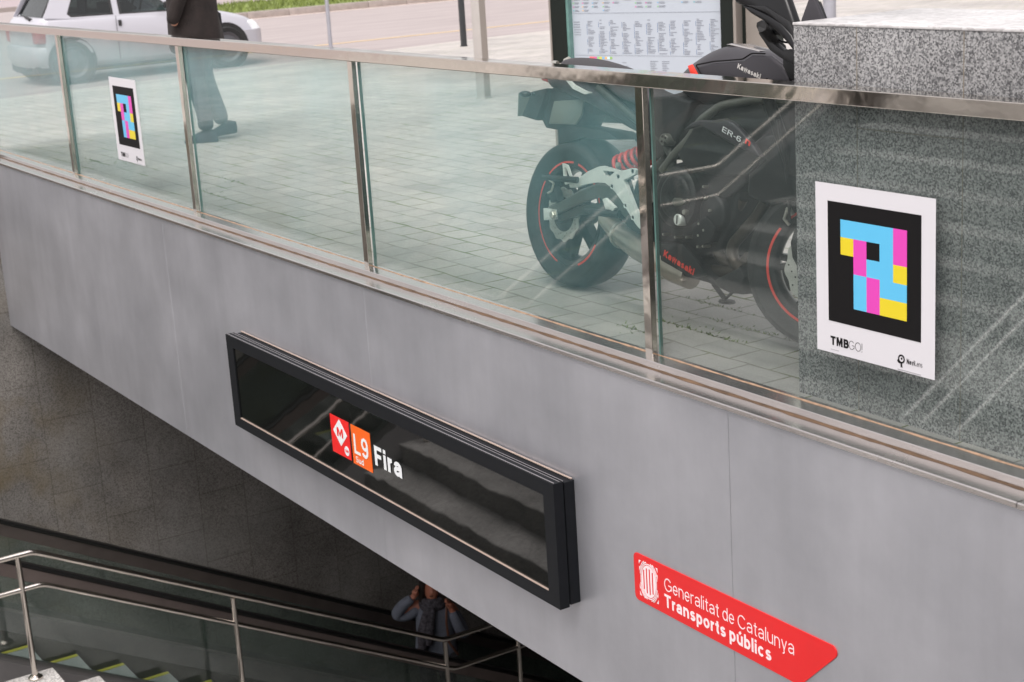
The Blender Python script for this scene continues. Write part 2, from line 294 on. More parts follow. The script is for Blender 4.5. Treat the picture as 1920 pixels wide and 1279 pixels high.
M['esc_step'] = mat('escalator_step', (.22, .24, .24), .6, metal=.3, bump=.6, bscale=40, stretch=(1, .05, 1))
M['esc_dark'] = mat('escalator_skirt', (.03, .028, .026), .5)
M['esc_yellow'] = mat('yellow_step_edge', (.27, .255, .03), .6)
M['esc_glass'] = plain_glass('escalator_glass', (.88, .93, .91), 1.45, (.10, .13, .12), .07)

# ---------------------------------------------------------------- mesh helpers
def finish(me, smooth=35):
    for p in me.polygons: p.use_smooth = True
    me.set_sharp_from_angle(angle=radians(smooth))
def link(name, me, m, parent=None, smooth=35):
    if m is not None:
        if isinstance(m, (list, tuple)):
            for x in m: me.materials.append(x)
        else: me.materials.append(m)
    finish(me, smooth)
    o = bpy.data.objects.new(name, me); C.objects.link(o)
    if parent: o.parent = parent
    return o
def tag(o, label=None, cat=None, group=None, kind=None):
    if label: o['label'] = label
    if cat: o['category'] = cat
    if group: o['group'] = group
    if kind: o['kind'] = kind
    return o
def empty(name, loc=(0, 0, 0), rz=0):
    o = bpy.data.objects.new(name, None); C.objects.link(o); o.location = loc; o.rotation_euler = (0, 0, rz); o.empty_display_size = .1
    return o
class MB:
    def __init__(s): s.bm = bmesh.new()
    def box(s, x0, x1, y0, y1, z0, z1, bev=0, seg=2):
        vs = [s.bm.verts.new((x, y, z)) for x in (x0, x1) for y in (y0, y1) for z in (z0, z1)]
        F = [(0, 1, 3, 2), (4, 6, 7, 5), (0, 4, 5, 1), (2, 3, 7, 6), (0, 2, 6, 4), (1, 5, 7, 3)]
        fs = [s.bm.faces.new([vs[i] for i in f]) for f in F]
        if bev:
            es = list({e for f in fs for e in f.edges}); bmesh.ops.bevel(s.bm, geom=es, offset=bev, segments=seg, affect='EDGES', profile=.5)
        return s
    def poly(s, pts):
        s.bm.faces.new([s.bm.verts.new(p) for p in pts]); return s
    def prism(s, pts, a, b, ax='y', bev=0, seg=2):
        """pts in the plane across ax, extruded from a to b"""
        def P(u, v, w): return {'y': (u, w, v), 'x': (w, u, v), 'z': (u, v, w)}[ax]
        lo = [s.bm.verts.new(P(u, v, a)) for u, v in pts]; hi = [s.bm.verts.new(P(u, v, b)) for u, v in pts]
        n = len(pts); fs = [s.bm.faces.new(lo), s.bm.faces.new(hi)]
        for i in range(n): fs.append(s.bm.faces.new([lo[i], lo[(i + 1) % n], hi[(i + 1) % n], hi[i]]))
        bmesh.ops.recalc_face_normals(s.bm, faces=fs)
        if bev:
            es = list({e for f in fs[:2] for e in f.edges}); bmesh.ops.bevel(s.bm, geom=es, offset=bev, segments=seg, affect='EDGES', profile=.5)
        return s
    def tube(s, pts, r, seg=12, caps=True, closed=False):
        pts = [Vector(p) for p in pts]; n = len(pts); rings = []
        rs = r if isinstance(r, (list, tuple)) else [r] * n
        up = None
        for i, p in enumerate(pts):
            if closed: d = (pts[(i + 1) % n] - pts[i - 1])
            elif i == 0: d = pts[1] - p
            elif i == n - 1: d = p - pts[i - 1]
            else: d = (pts[i + 1] - p).normalized() + (p - pts[i - 1]).normalized()
            d.normalize()
            if up is None:
                up = Vector((0, 0, 1)) if abs(d.z) < .9 else Vector((1, 0, 0))
            a = d.cross(up).normalized(); b = a.cross(d).normalized(); up = b
            rings.append([s.bm.verts.new(p + (a * cos(2 * pi * k / seg) + b * sin(2 * pi * k / seg)) * rs[i]) for k in range(seg)])
        m = n if closed else n - 1
        for i in range(m):
            A, B = rings[i], rings[(i + 1) % n]
            for k in range(seg): s.bm.faces.new([A[k], A[(k + 1) % seg], B[(k + 1) % seg], B[k]])
        if caps and not closed: s.bm.faces.new(rings[0][::-1]); s.bm.faces.new(rings[-1])
        return s
    def lathe(s, prof, seg=48, ax='y', c=(0, 0, 0), a0=0, a1=2 * pi):
        """prof: list of (radius, axial)"""
        full = abs(a1 - a0 - 2 * pi) < 1e-6; n = seg if full else seg + 1; rings = []
        for i in range(n):
            t = a0 + (a1 - a0) * i / seg; ring = []
            for r, h in prof:
                v = {'y': (r * cos(t), h, r * sin(t)), 'z': (r * cos(t), r * sin(t), h), 'x': (h, r * cos(t), r * sin(t))}[ax]
                ring.append(s.bm.verts.new((v[0] + c[0], v[1] + c[1], v[2] + c[2])))
            rings.append(ring)
        for i in range(seg):
            A, B = rings[i], rings[(i + 1) % n]
            for k in range(len(prof) - 1): s.bm.faces.new([A[k], A[k + 1], B[k + 1], B[k]])
        return s
    def loft(s, rings, caps=True, closed=True):
        R = [[s.bm.verts.new(p) for p in r] for r in rings]; n = len(R[0])
        for i in range(len(R) - 1):
            for k in range(n if closed else n - 1): s.bm.faces.new([R[i][k], R[i][(k + 1) % n], R[i + 1][(k + 1) % n], R[i + 1][k]])
        if caps and closed: s.bm.faces.new(R[0][::-1]); s.bm.faces.new(R[-1])
        return s
    def build(s, name, m, parent=None, smooth=35, recalc=True, sub=0):
        if recalc: bmesh.ops.recalc_face_normals(s.bm, faces=s.bm.faces[:])
        me = bpy.data.meshes.new(name); s.bm.to_mesh(me); s.bm.free()
        o = link(name, me, m, parent, smooth)
        if sub:
            md = o.modifiers.new('s', 'SUBSURF'); md.levels = sub; md.render_levels = sub
        return o
def ell(c, a, b, n=20, p=2.0, ax='z', rot=0):
    """super-ellipse ring"""
    r = []
    for k in range(n):
        t = 2 * pi * k / n; x = a * math.copysign(abs(cos(t)) ** (2 / p), cos(t)); y = b * math.copysign(abs(sin(t)) ** (2 / p), sin(t))
        if rot: x, y = x * cos(rot) - y * sin(rot), x * sin(rot) + y * cos(rot)
        r.append({'z': (c[0] + x, c[1] + y, c[2]), 'x': (c[0], c[1] + x, c[2] + y), 'y': (c[0] + x, c[1], c[2] + y)}[ax])
    return r
def skin(name, pts, edges, m, parent=None, sub=2, root=0):
    """pts: (x,y,z,r) ; grown by the skin modifier and stored as a mesh"""
    me = bpy.data.meshes.new(name); me.from_pydata([p[:3] for p in pts], edges, []); o = bpy.data.objects.new(name, me); C.objects.link(o)
    md = o.modifiers.new('k', 'SKIN'); md.use_smooth_shade = True
    for i, p in enumerate(pts):
        r = p[3]; me.skin_vertices[0].data[i].radius = (r, r) if not isinstance(r, tuple) else r
    me.skin_vertices[0].data[root].use_root = True
    ms = o.modifiers.new('s', 'SUBSURF'); ms.levels = sub; ms.render_levels = sub
    dg = bpy.context.evaluated_depsgraph_get(); me2 = bpy.data.meshes.new_from_object(o.evaluated_get(dg)); me2.name = name
    bpy.data.objects.remove(o); bpy.data.meshes.remove(me)
    me2.materials.clear()
    return link(name, me2, m, parent, 180)
# a plain grotesque lettering drawn as mitred strokes: w = stroke weight relative to cap height 1
def _arc(cx, cy, rx, ry, a0, a1, n=12): return [(cx + rx * cos(radians(a0 + (a1 - a0) * k / n)), cy + ry * sin(radians(a0 + (a1 - a0) * k / n))) for k in range(n + 1)]
def glyph(ch, w):
    h = w / 2; X = .73; S = []   # S: list of (points, closed)
    def L(*p): S.append((list(p), False))
    def El(cx, cy, rx, ry): S.append((_arc(cx, cy, rx, ry, 0, 360, 28)[:-1], True))
    e = .55 + w * .35           # width of round lowercase
    r = (e - w) / 2; xr = e - h; by = X / 2
    if ch == ' ': return [], .26
    if ch in 'ln': pass
    if ch == 'l': L((h, 0), (h, 1)); W = w
    elif ch == 'i': L((h, 0), (h, X)); L((h, 1 - max(w, .1)), (h, 1)); W = w
    elif ch == 'n': L((h, 0), (h, X)); L(*_arc(e / 2, X - h - .24, r, .24, 168, 0, 12), (xr, 0)); W = e
    elif ch == 'u': L((xr, 0), (xr, X)); L((h, X), *_arc(e / 2, h + .24, r, .24, 180, 348, 12)); W = e
    elif ch == 'r': L((h, 0), (h, X)); L(*_arc(.34, X - h - .24, .34 - h, .24, 168, 86, 8)); W = .36
    elif ch in 'oO':
        if ch == 'O': W = .95; El(W / 2, .5, W / 2 - h, .5 - h)
        else: W = e + .03; El(W / 2, by, W / 2 - h, by - h)
    elif ch in 'dbp':
        El(e / 2, by, r, by - h)
        if ch == 'd': L((xr, 0), (xr, 1))
        elif ch == 'b': L((h, 0), (h, 1))
        else: L((h, -.27), (h, X))
        W = e
    elif ch == 'ú': return [*glyph('u', w)[0], ([(e * .42, X + .08), (e * .42 + .16, X + .27)], False)], e
    elif ch == 'e': L(*_arc(e / 2, by, r, by - h, -38, -180, 12), *_arc(e / 2, by, r, by - h, 180, 0, 14)[1:], (xr, by + .0)); L((w, by - .0), (xr + h * .9, by - .0)); W = e
    elif ch == 'c': L(*_arc(e / 2, by, r, by - h, -42, -318, 24)); W = e - .02
    elif ch == 'a': L(*_arc(e / 2, X - h - .2, r, .2, 165, 0, 12), (xr, 0)); L((xr, .42), (e * .42, .36 + .02), *_arc(e * .42, .2 + h * .4, e * .42 - h, .2 - h * .6 + .0, 110, 300, 14), (xr, .18)); W = e + .02
    elif ch == 's': L(*_arc(e * .46, X - h - (by - h) / 2, e * .42 - h, (by - h) / 2, 25, 255, 12), *_arc(e * .46, h + (by - h) / 2, e * .46 - h, (by - h) / 2, 80, -160, 14)); W = e * .93
    elif ch == 't': L((.13 + h, .93), *_arc(.13 + h + .14, h + .12, .14, .12, 180, 280, 8)); L((0, X - h), (.34 + w * .2, X - h)); W = .34 + w * .2
    elif ch == 'y': L((h, X), (e * .5, .06)); L((e - h, X), (e * .5 - .02, .0), *_arc(e * .28, -.10, .14, .13, -10, -95, 6)); W = e
    elif ch == 'k': L((h, 0), (h, 1)); L((e - h, X), (h + w * .3, .26)); L((h + .16, .38), (e - h * .6, 0)); W = e
    elif ch == 'w': L((h, X), (.22, 0), (.42, X), (.62, 0), (.84 - h, X)); W = .84
    elif ch == 'v': L((h, X), (e / 2, 0), (e - h, X)); W = e
    elif ch == 'T': L((.36, 0), (.36, 1 - w)); L((0, 1 - h), (.72, 1 - h)); W = .72
    elif ch == 'G': W = .9; L(*_arc(.45, .5, .45 - h, .5 - h, 38, 322, 28), (W - h, .2), (W - h, .48), (.5, .48))
    elif ch == 'C': W = .86; L(*_arc(.45, .5, .45 - h, .5 - h, 36, 324, 28))
    elif ch == 'M': W = .86; L((h, 0), (h, 1)); L((W - h, 0), (W - h, 1)); L((h * 1.4, 1), (W / 2, .22), (W - h * 1.4, 1))
    elif ch == 'B': W = .72; L((h, 0), (h, 1)); L((w, 1 - h), *_arc(.40, .76 - h / 2, W - .44 - h, .24 - h / 2, 90, -90, 10), (w, .52 - h + h)); L((.42, .52), *_arc(.42, .26 + h / 2, W - .42 - h, .26 - h / 2, 90, -90, 10), (w, h))
    elif ch == 'N': W = .76; L((h, 0), (h, 1)); L((W - h, 0), (W - h, 1)); L((h, 1), (W - h, 0))
    elif ch == 'L': W = .56; L((h, 1), (h, h), (W, h))
    elif ch == 'F': W = .60; L((h, 0), (h, 1 - h), (W, 1 - h)); L((w, .5), (W - .06, .5))
    elif ch == 'E': W = .62; L((W, h), (h, h), (h, 1 - h), (W, 1 - h)); L((w, .5), (W - .04, .5))
    elif ch == 'K': W = .74; L((h, 0), (h, 1)); L((W - h, 1), (w, .38)); L((.26, .52), (W - h * .4, 0))
    elif ch == 'R': W = .7; L((h, 0), (h, 1)); L((w, 1 - h), *_arc(.42, .76 - h / 2, W - .42 - h, .24 - h / 2, 90, -90, 10), (w, .52)); L((.42, .5), (W - h, 0))
    elif ch == 'S': W = .70; L(*_arc(.35, .75 - h / 2, .33 - h, .25 - h / 2, 20, 262, 14), *_arc(.35, .25 + h / 2, .35 - h, .25 - h / 2, 82, -165, 16))
    elif ch == '9': W = .60; El(.30, .68, .30 - h, .32 - h); L((W - h, .68), *_arc(.29, .36, .31 - h, .36 - h, 0, -150, 14))
    elif ch == '6': W = .60; El(.30, .32, .30 - h, .32 - h); L((h, .32), *_arc(.31, .64, .31 - h, .36 - h, 180, 30, 14))
    elif ch == '-': W = .3; L((0, .42), (.3, .42))
    elif ch == '!': W = w; L((h, .28), (h, 1)); L((h, 0), (h, max(w, .1)))
    else: W = .5
    return S, W
def text(name, body, m, parent, origin, right, up, height, width=None, bold=0, ext=.0004, w=.13, gap=None):
    """w: stroke weight / cap height"""
    right = Vector(right).normalized(); up = Vector(up).normalized(); origin = Vector(origin); nrm = right.cross(up)
    gap = (.13 if w > .15 else .14) if gap is None else gap; x = 0; ST = []
    for ch in body:
        S, W = glyph(ch, w)
        for pts, cl in S: ST.append(([(a + x, b) for a, b in pts], cl))
        x += W + (gap if ch != ' ' else 0)
    tot = x - gap; sx = width / tot if width else height; sy = height
    bm = bmesh.new(); h = w / 2
    for si, (pts, cl) in enumerate(ST):
        P = [Vector((a, b)) for a, b in pts]; Q = [P[0]]
        for p in P[1:]:
            if (p - Q[-1]).length > 1e-4: Q.append(p)
        P = Q; n = len(P); lf, rt = [], []
        for i, p in enumerate(P):
            a = P[i - 1] if (i or cl) else None; b = P[(i + 1) % n] if (i < n - 1 or cl) else None
            d0 = (p - a).normalized() if a is not None else None; d1 = (b - p).normalized() if b is not None else None
            d0 = d0 or d1; d1 = d1 or d0
            nn = Vector((-(d0.y + d1.y), d0.x + d1.x)); 
            if nn.length < 1e-4: nn = Vector((-d1.y, d1.x))
            nn.normalize(); c = max(.45, nn.dot(Vector((-d1.y, d1.x)))); o_ = nn * (h / c)
            lf.append(p + o_); rt.append(p - o_)
        lift = ext + .00003 * (si % 5)
        def V(q, z): return bm.verts.new(origin + right * q.x * sx + up * q.y * sy + nrm * z)
        T = [(V(l, lift), V(r_, lift), V(l, 0), V(r_, 0)) for l, r_ in zip(lf, rt)]
        for i in range(n if cl else n - 1):
            A, B = T[i], T[(i + 1) % n]
            bm.faces.new([A[0], A[1], B[1], B[0]]); bm.faces.new([A[0], B[0], B[2], A[2]]); bm.faces.new([A[1], A[3], B[3], B[1]])
        if not cl:
            bm.faces.new([T[0][0], T[0][2], T[0][3], T[0][1]]); bm.faces.new([T[-1][0], T[-1][1], T[-1][3], T[-1][2]])
    bmesh.ops.recalc_face_normals(bm, faces=bm.faces[:])
    me = bpy.data.meshes.new(name); bm.to_mesh(me); bm.free()
    return link(name, me, m, parent, 20)
def plate(outer, holes, th, to3d):
    """flat plate with holes, thickness th; to3d(u, v, w) -> point. returns mesh"""
    cu = bpy.data.curves.new('p', 'CURVE'); cu.dimensions = '2D'; cu.fill_mode = 'BOTH'; cu.extrude = th / 2
    for lp in [outer] + holes:
        sp = cu.splines.new('POLY'); sp.points.add(len(lp) - 1); sp.use_cyclic_u = True
        for q, (x, y) in zip(sp.points, lp): q.co = (x, y, 0, 1)
    o = bpy.data.objects.new('p', cu); C.objects.link(o); dg = bpy.context.evaluated_depsgraph_get()
    me = bpy.data.meshes.new_from_object(o.evaluated_get(dg)); bpy.data.objects.remove(o)
    for v in me.vertices: v.co = Vector(to3d(v.co.x, v.co.y, v.co.z))
    bm = bmesh.new(); bm.from_mesh(me); bmesh.ops.remove_doubles(bm, verts=bm.verts[:], dist=1e-5); bmesh.ops.recalc_face_normals(bm, faces=bm.faces[:]); bm.to_mesh(me); bm.free()
    me.materials.clear()
    return me
def rrect(x0, x1, y0, y1, r, n=5):
    o = []
    for cx, cy, a in ((x1 - r, y1 - r, 0), (x0 + r, y1 - r, pi / 2), (x0 + r, y0 + r, pi), (x1 - r, y0 + r, 1.5 * pi)):
        for k in range(n + 1): t = a + k * pi / 2 / n; o.append((cx + r * cos(t), cy + r * sin(t)))
    return o
def circ(cx, cy, r, n=24, ry=None): return [(cx + r * cos(2 * pi * k / n), cy + (ry or r) * sin(2 * pi * k / n)) for k in range(n)]
def copy_tree(o, parent=None):
    c = o.copy(); C.objects.link(c); c.parent = parent
    for ch in list(o.children): copy_tree(ch, c)
    return c

# ================================================================ the setting
KERB = [(-8.3, -20), (-8.3, 0), (-8.45, 1.76), (-8.62, 2.6), (-8.8, 4.15), (-9.45, 6.6), (-9.95, 9.2), (-10.1, 10.8), (-10.4, 16), (-10.9, 30), (-11.5, 60)]
def kx(y):
    for (x0, y0), (x1, y1) in zip(KERB, KERB[1:]):
        if y0 <= y <= y1: return x0 + (x1 - x0) * (y - y0) / (y1 - y0)
    return KERB[-1][0]
def gz(x): return 0 if x > -1 else -.024 * (-1 - x)
def sheet(name, m, rows, z=None, kind='structure', smooth=180):
    mb = MB(); R = [[mb.bm.verts.new((x, y, (gz(x) if z is None else z))) for x in xs] for y, xs in rows]
    for a, b in zip(R, R[1:]):
        for k in range(len(a) - 1): mb.bm.faces.new([a[k], a[k + 1], b[k + 1], b[k]])
    o = mb.build(name, m, None, smooth, recalc=False)
    for p in o.data.polygons:
        pass
    o.data.update()
    if sum(p.normal.z for p in o.data.polygons) < 0: o.data.flip_normals()
    return tag(o, kind=kind)
WX = -1.879
ys = sorted(set([.015] + [y for _, y in KERB if y > .04] + [1, 3, 6, 8, 12, 20]))
sheet('pavement', M['paving'], [(y, [kx(y) + .14, -6, -1, 3, 8, 40]) for y in ys])
ys2 = [-20, -10, -5, 0.03]
sheet('pavement', M['paving'], [(y, [kx(y) + .14, -6, -1.9 - .32]) for y in ys2])
sheet('pavement', M['paving'], [(y, [10.2, 20, 40]) for y in (-30, -3, .03)])
sheet('pavement', M['paving'], [(y, [-.08, 4, 10.195]) for y in (-30, -15, -8.80)])
sheet('pavement', M['paving'], [(y, [-2.199, -1, -.085]) for y in (-30, -15, -8.80)])
# kerb stones
mb = MB()
ysk = [y for _, y in KERB]
fine = []
for a, b in zip(ysk, ysk[1:]):
    k = max(1, int((b - a) / 1.0))
    fine += [a + (b - a) * i / k for i in range(k)]
fine.append(ysk[-1])
for a, b in zip(fine, fine[1:]):
    xa, xb = kx(a), kx(b); za, zb = gz(xa) + .002, gz(xb) + .002; g = .006
    top = [(xa + .14, a + g, za), (xb + .14, b - g, zb), (xb, b - g, zb), (xa, a + g, za)]
    bot = [(x, y, -.32) for x, y, _ in top]
    mb.loft([bot, top])
tag(mb.build('kerb', M['kerb'], None, 30), kind='structure')
sheet('road', M['asphalt'], [(y, [-37.9, -22.3, kx(y) + .02]) for y in [-20, 0] + [y for _, y in KERB if y > 0]], z=-.30)
sheet('road_line', M['yellow_line'], [(y, [-13.03, -12.90]) for y in (-20, 5, 20, 60)], z=-.296)
sheet('gutter', M['gutter'], [(y, [-22.32, -22.08]) for y in (8, 20, 60)], z=-.296)
mb = MB()
y = 8.0
while y < 60:
    mb.box(-22.55, -22.32, y, y + .99, -.34, -.15, .012); y += 1.0
tag(mb.build('far_kerb', M['far_kerb'], None, 30), kind='structure')
# verge of short grass with an uneven edge, blades as stuff
gp = [(-22.55, 8.6)]; yy = 9.0; rnd = random.Random(3)
mb = MB()
rows = []
for i in range(54):
    yy = 8.6 + i * 1.0
    rows.append((yy, -22.55, -27.2 - rnd.uniform(-.5, .5) - .04 * i if yy > 11 else -22.55 - (yy - 8.4) * 1.9))
R = [[mb.bm.verts.new((a + (b - a) * k / 8, y, -.165 + rnd.uniform(-.01, .03) * (k not in (0, 8)))) for k in range(9)] for y, a, b in rows]
for a, b in zip(R, R[1:]):
    for k in range(8): mb.bm.faces.new([a[k], a[k + 1], b[k + 1], b[k]])
vg = mb.build('verge', M['grass'], None, 180); tag(vg, kind='structure')
mb = MB()
for _ in range(9000):
    i = rnd.randrange(2, 26); y, a, b = rows[i]; x = a + (b - a) * rnd.random(); y += rnd.random(); h = rnd.uniform(.05, .13); d = rnd.uniform(0, 2 * pi); wd = .02
    p = Vector((x, y, -.16)); q = Vector((cos(d), sin(d), 0))
    mb.poly([p - q * wd, p + q * wd, p + Vector((rnd.uniform(-.04, .04), rnd.uniform(-.04, .04), h))])
tag(mb.build('grass', M['grass'], None, 30, recalc=False), kind='stuff', label='short green grass of the verge across the road', cat='grass')
sheet('far_pavement', M['pave2'], [(y, [-60, -27.0]) for y in (11, 30, 60)], z=-.19)
sheet('far_pavement', M['pave2'], [(y, [-70, -38]) for y in (-20, 11)], z=-.18)
mb = MB(); mb.box(-38.05, -37.85, -20, 11, -.34, -.17); tag(mb.build('far_kerb', M['far_kerb']), kind='structure')

# weeds in the paver joints near the glass
mb = MB()
spots = [((6.102, 0.623), .12, 60), ((6.456, 0.457), .13, 70), ((6.449, 0.333), .10, 50), ((6.162, 0.154), .07, 30),
         ((6.205, 0.339), .10, 30), ((-0.584, 0.262), .14, 60), ((-0.376, 0.407), .12, 50), ((1.557, 0.35), .12, 30), ((1.23, 0.589), .12, 30)]
for (cx, cy), sp, n in spots:
    row = round((cy) / .152) * .152
    for _ in range(n):
        x = cx + rnd.gauss(0, sp); y = row + rnd.gauss(0, .006) if rnd.random() < .8 else cy + rnd.gauss(0, .03)
        h = rnd.uniform(.004, .014); d = rnd.uniform(0, 2 * pi); q = Vector((cos(d), sin(d), 0)) * .004; p = Vector((x, y, 0))
        mb.poly([p - q, p + q, p + Vector((rnd.uniform(-.014, .014), rnd.uniform(-.014, .014), h))])
tag(mb.build('weeds', M['weed'], None, 30, recalc=False), kind='stuff', label='low green weeds growing in the joints of the pavers', cat='weeds')

# ---------------------------------------------------------------- stairwell walls, slab, landing
mb = MB(); mb.box(-2.2, WX, -12, .03, -9.5, -.004); mb.box(-2.2, WX, .0301, 16, -9.5, -.08)
wl = mb.build('granite_wall', M['granite_wall']); tag(wl, 'dark stained granite tiled wall behind the escalator', 'wall')
mb = MB(); mb.box(10.2, 10.4, -8.8, 16, -9.5, -.006)
tag(mb.build('retaining_wall', M['granite_wall']), 'granite retaining wall of the stairwell on the viewer side', 'wall')
mb = MB(); mb.box(WX + .002, 10.198, -.143, 16, -1.385, -.06)
tag(mb.build('ceiling_slab', M['slab']), kind='structure')
mb = MB(); mb.box(WX, 10.2, 13.8, 14, -9.5, -1.38); tag(mb.build('passage_end_wall', M['slab']), 'dark wall closing the passage under the pavement', 'wall')
mb = MB(); mb.box(-.12, 10.2, 2.56, 14, -5.45, -5.275); mb.box(WX, 10.2, -12, 16, -9.7, -9.5); tag(mb.build('passage_floor', M['granite_step']), kind='structure')

# ---------------------------------------------------------------- staircase beside the escalator
mb = MB(); SX0, SX1 = -.08, 10.19; zL = -3.555
mb.box(SX0, SX1, -1.19, -.654, zL - .3, zL, .006)
for i in range(10):
    y0 = -.654 + i * .3204; z = zL - (i + 1) * .172
    mb.box(SX0, SX1, y0 + .001, y0 + .33, z - .3, z, .006)
for i in range(11):
    y0 = -1.19 - i * .3245; z = zL + (i + 1) * .172
    mb.box(SX0, SX1, y0 - (.334 if i < 10 else 1.13), y0 - .001, z - .3, z, .006)
zM = zL + 11 * .172
for i in range(9):
    y0 = -5.56 - i * .36; z = zM + (i + 1) * (-zM / 9)
    mb.box(SX0, SX1, y0 - .37, y0 - .001, z - .35, z - (.004 if i == 8 else 0), .006)
tag(mb.build('staircase', M['granite_step'], None, 20), 'pale granite staircase going down beside the escalator', 'stairs')

# ---------------------------------------------------------------- stainless handrail beside the stairs
hr = empty('handrail', (.02, -.81, zL)); hr0 = Vector(hr.location)
tag(hr, 'round stainless double handrail between the stairs and the escalator', 'handrail')
def rel(ps): return [tuple(Vector(p) - hr0) for p in ps]
RX = .02
def bend(pts, r=.05, n=4):
    o = [Vector(pts[0])]
    for a, b, c in zip(pts, pts[1:], pts[2:]):
        a, b, c = Vector(a), Vector(b), Vector(c); p = b + (a - b).normalized() * r; q = b + (c - b).normalized() * r
        for k in range(n + 1):
            t = k / n; o.append(p * (1 - t) ** 2 + b * 2 * t * (1 - t) + q * t * t)
    return o + [Vector(pts[-1])]
mb = MB(); mb.tube(bend(rel([(RX, -9.3, .97), (RX, -8.75, .95), (RX, -5.65, -.70), (RX, -4.76, -.70), (RX, -1.19, -2.605), (RX, -.70, -2.603), (RX, 2.55, -4.295), (RX, 6.5, -4.33)])), .022, 16); mb.build('top_rail', M['steel_rail'], hr)
mb = MB(); mb.tube(bend(rel([(RX, -9.3, .71), (RX, -8.75, .69), (RX, -5.65, -.96), (RX, -4.76, -.96), (RX, -1.19, -2.863), (RX, -.66, -2.862), (RX, 2.63, -4.585), (RX, 6.5, -4.60)])), .0195, 16); mb.build('middle_rail', M['steel_rail'], hr)
for y, zb, zt in ((-.81, zL, -2.615), (.744, zL - .172 * 5, -3.38), (2.56, -5.27, -4.31), (3.28, -5.27, -4.34), (-3.0, -2.65, -1.64), (-5.2, -1.66, -.71), (-7.1, -.95, .06)):
    mb = MB(); mb.tube(rel([(RX, y, zb + .01), (RX, y, zt)]), .021, 16); p = mb.build('post', M['steel_rail'], hr)
    mb = MB(); c = Vector((RX, y, zb)) - hr0; mb.lathe([(.02, .03), (.035, .028), (.052, .014), (.054, .002), (.02, .0)], 24, 'z', c); mb.build('post_flange', M['steel_rail'], p)
# second handrail on the far half of the stairs, mirrored in the right hand panes
h2 = empty('handrail', (4.48, -1.19, zL)); h20 = Vector(h2.location); tag(h2, 'stainless triple handrail in the middle of the wide stairs near the viewer', 'handrail')
for k, dz in enumerate((0, -.15, -.44)):
    mb = MB(); mb.tube([tuple(Vector(p) - h20) for p in bend([(4.48, -5.6, -.70 + dz), (4.48, -4.76, -.70 + dz), (4.48, -1.9, -2.227 + dz)])], .021, 14); mb.build('top_rail' if k == 0 else 'lower_rail', M['satin'], h2)
for y, zb in ((-2.1, -3.1), (-4.6, -1.8)):
    mb = MB(); mb.tube([tuple(Vector((4.48, y, zb)) - h20), tuple(Vector((4.48, y, -2.227 + .534 * (-1.9 - y))) - h20)], .02, 12); mb.build('post', M['satin'], h2)

# ---------------------------------------------------------------- escalator
es = empty('escalator', (WX, 0, -3.2)); e0 = Vector((WX, 0, -3.2)); tag(es, 'descending escalator with black handrails along the granite wall', 'escalator')
SL = .535
def hz_(y): return -2.905 - SL * (y + .49)          # handrail top line
def sweep(prof, y0, y1, dz=0):                      # prof: (x, z offset below handrail) swept along the incline
    mb = MB(); a = [(x, y0, hz_(y0) + z + dz) for x, z in prof]; b = [(x, y1, hz_(y1) + z + dz) for x, z in prof]
    mb.loft([[tuple(Vector(p) - e0) for p in a], [tuple(Vector(p) - e0) for p in b]]); return mb
Y0, Y1 = -7.4, 8.0
for xr in (WX + .2, WX + 1.52):
    sweep([(xr - .04, -.028), (xr - .03, -.006), (xr, 0), (xr + .03, -.006), (xr + .04, -.028), (xr + .03, -.045), (xr - .03, -.045)], Y0, Y1).build('moving_handrail', M['esc_rubber'], es)
    sweep([(xr - .024, -.046), (xr + .024, -.046), (xr + .03, -.15), (xr - .03, -.15)], Y0, Y1).build('guide_rail', M['esc_metal'], es)
    sweep([(xr - .006, -.15), (xr + .006, -.15), (xr + .006, -.80), (xr - .006, -.80)], Y0, Y1).build('glass_panel', M['esc_glass'], es)
sweep([(WX + .002, -.80), (WX + .30, -.80), (WX + .34, -.97), (WX + .34, -1.02), (WX + .002, -1.02)], Y0, Y1).build('deck', M['esc_deck'], es)
sweep([(WX + .34, -.97), (WX + .348, -.97), (WX + .348, -1.6), (WX + .34, -1.6)], Y0, Y1).build('skirt', M['esc_dark'], es)
sweep([(WX + 1.40, -.83), (WX + 1.40, -1.5), (WX + 1.795, -1.5), (WX + 1.795, -.99), (WX + 1.60, -.83)], Y0, Y1).build('deck', M['esc_deck'], es)
sweep([(WX + 1.385, -.84), (WX + 1.397, -.84), (WX + 1.397, -1.6), (WX + 1.385, -1.6)], Y0, Y1).build('skirt', M['esc_dark'], es)
stp = None
ST = [(-0.088, -4.172)]
for i in range(-18, 16):
    ye = ST[0][0] + i * .375; ze = ST[0][1] - i * .2006
    if stp is None:
        mb = MB(); mb.box(.351, 1.383, -.40, 0, -.012, 0); mb.box(.351, 1.383, -.03, -.004, -.24, -.012); stp = mb.build('step', M['esc_step'], es)
        mb = MB(); mb.box(.36, .405, -.395, -.005, .0005, .004); yl = mb.build('yellow_line', M['esc_yellow'], stp)
        mb = MB(); mb.box(.352, 1.382, -.0035, .001, -.24, -.012); mb.build('riser', M['esc_dark'], stp)
        o = stp
    else: o = copy_tree(stp, es)
    o.location = (0, ye, ze + 3.2)

# ---------------------------------------------------------------- fascia panels under the glass
fa = empty('fascia', (WX, -.147, -1.39)); f0 = Vector(fa.location); tag(fa, 'smooth satin grey fascia of large panels above the station entrance', 'wall')
seams = [WX + .004, 1.94, 4.5, 7.06, 9.62, 10.195]
for a, b in zip(seams, seams[1:]):
    mb = MB(); mb.box(a + .0008 - f0.x, b - .0008 - f0.x, 0, .02, 0, 1.39 - .045, .0012, 1); mb.build('panel', M['fascia'], fa)

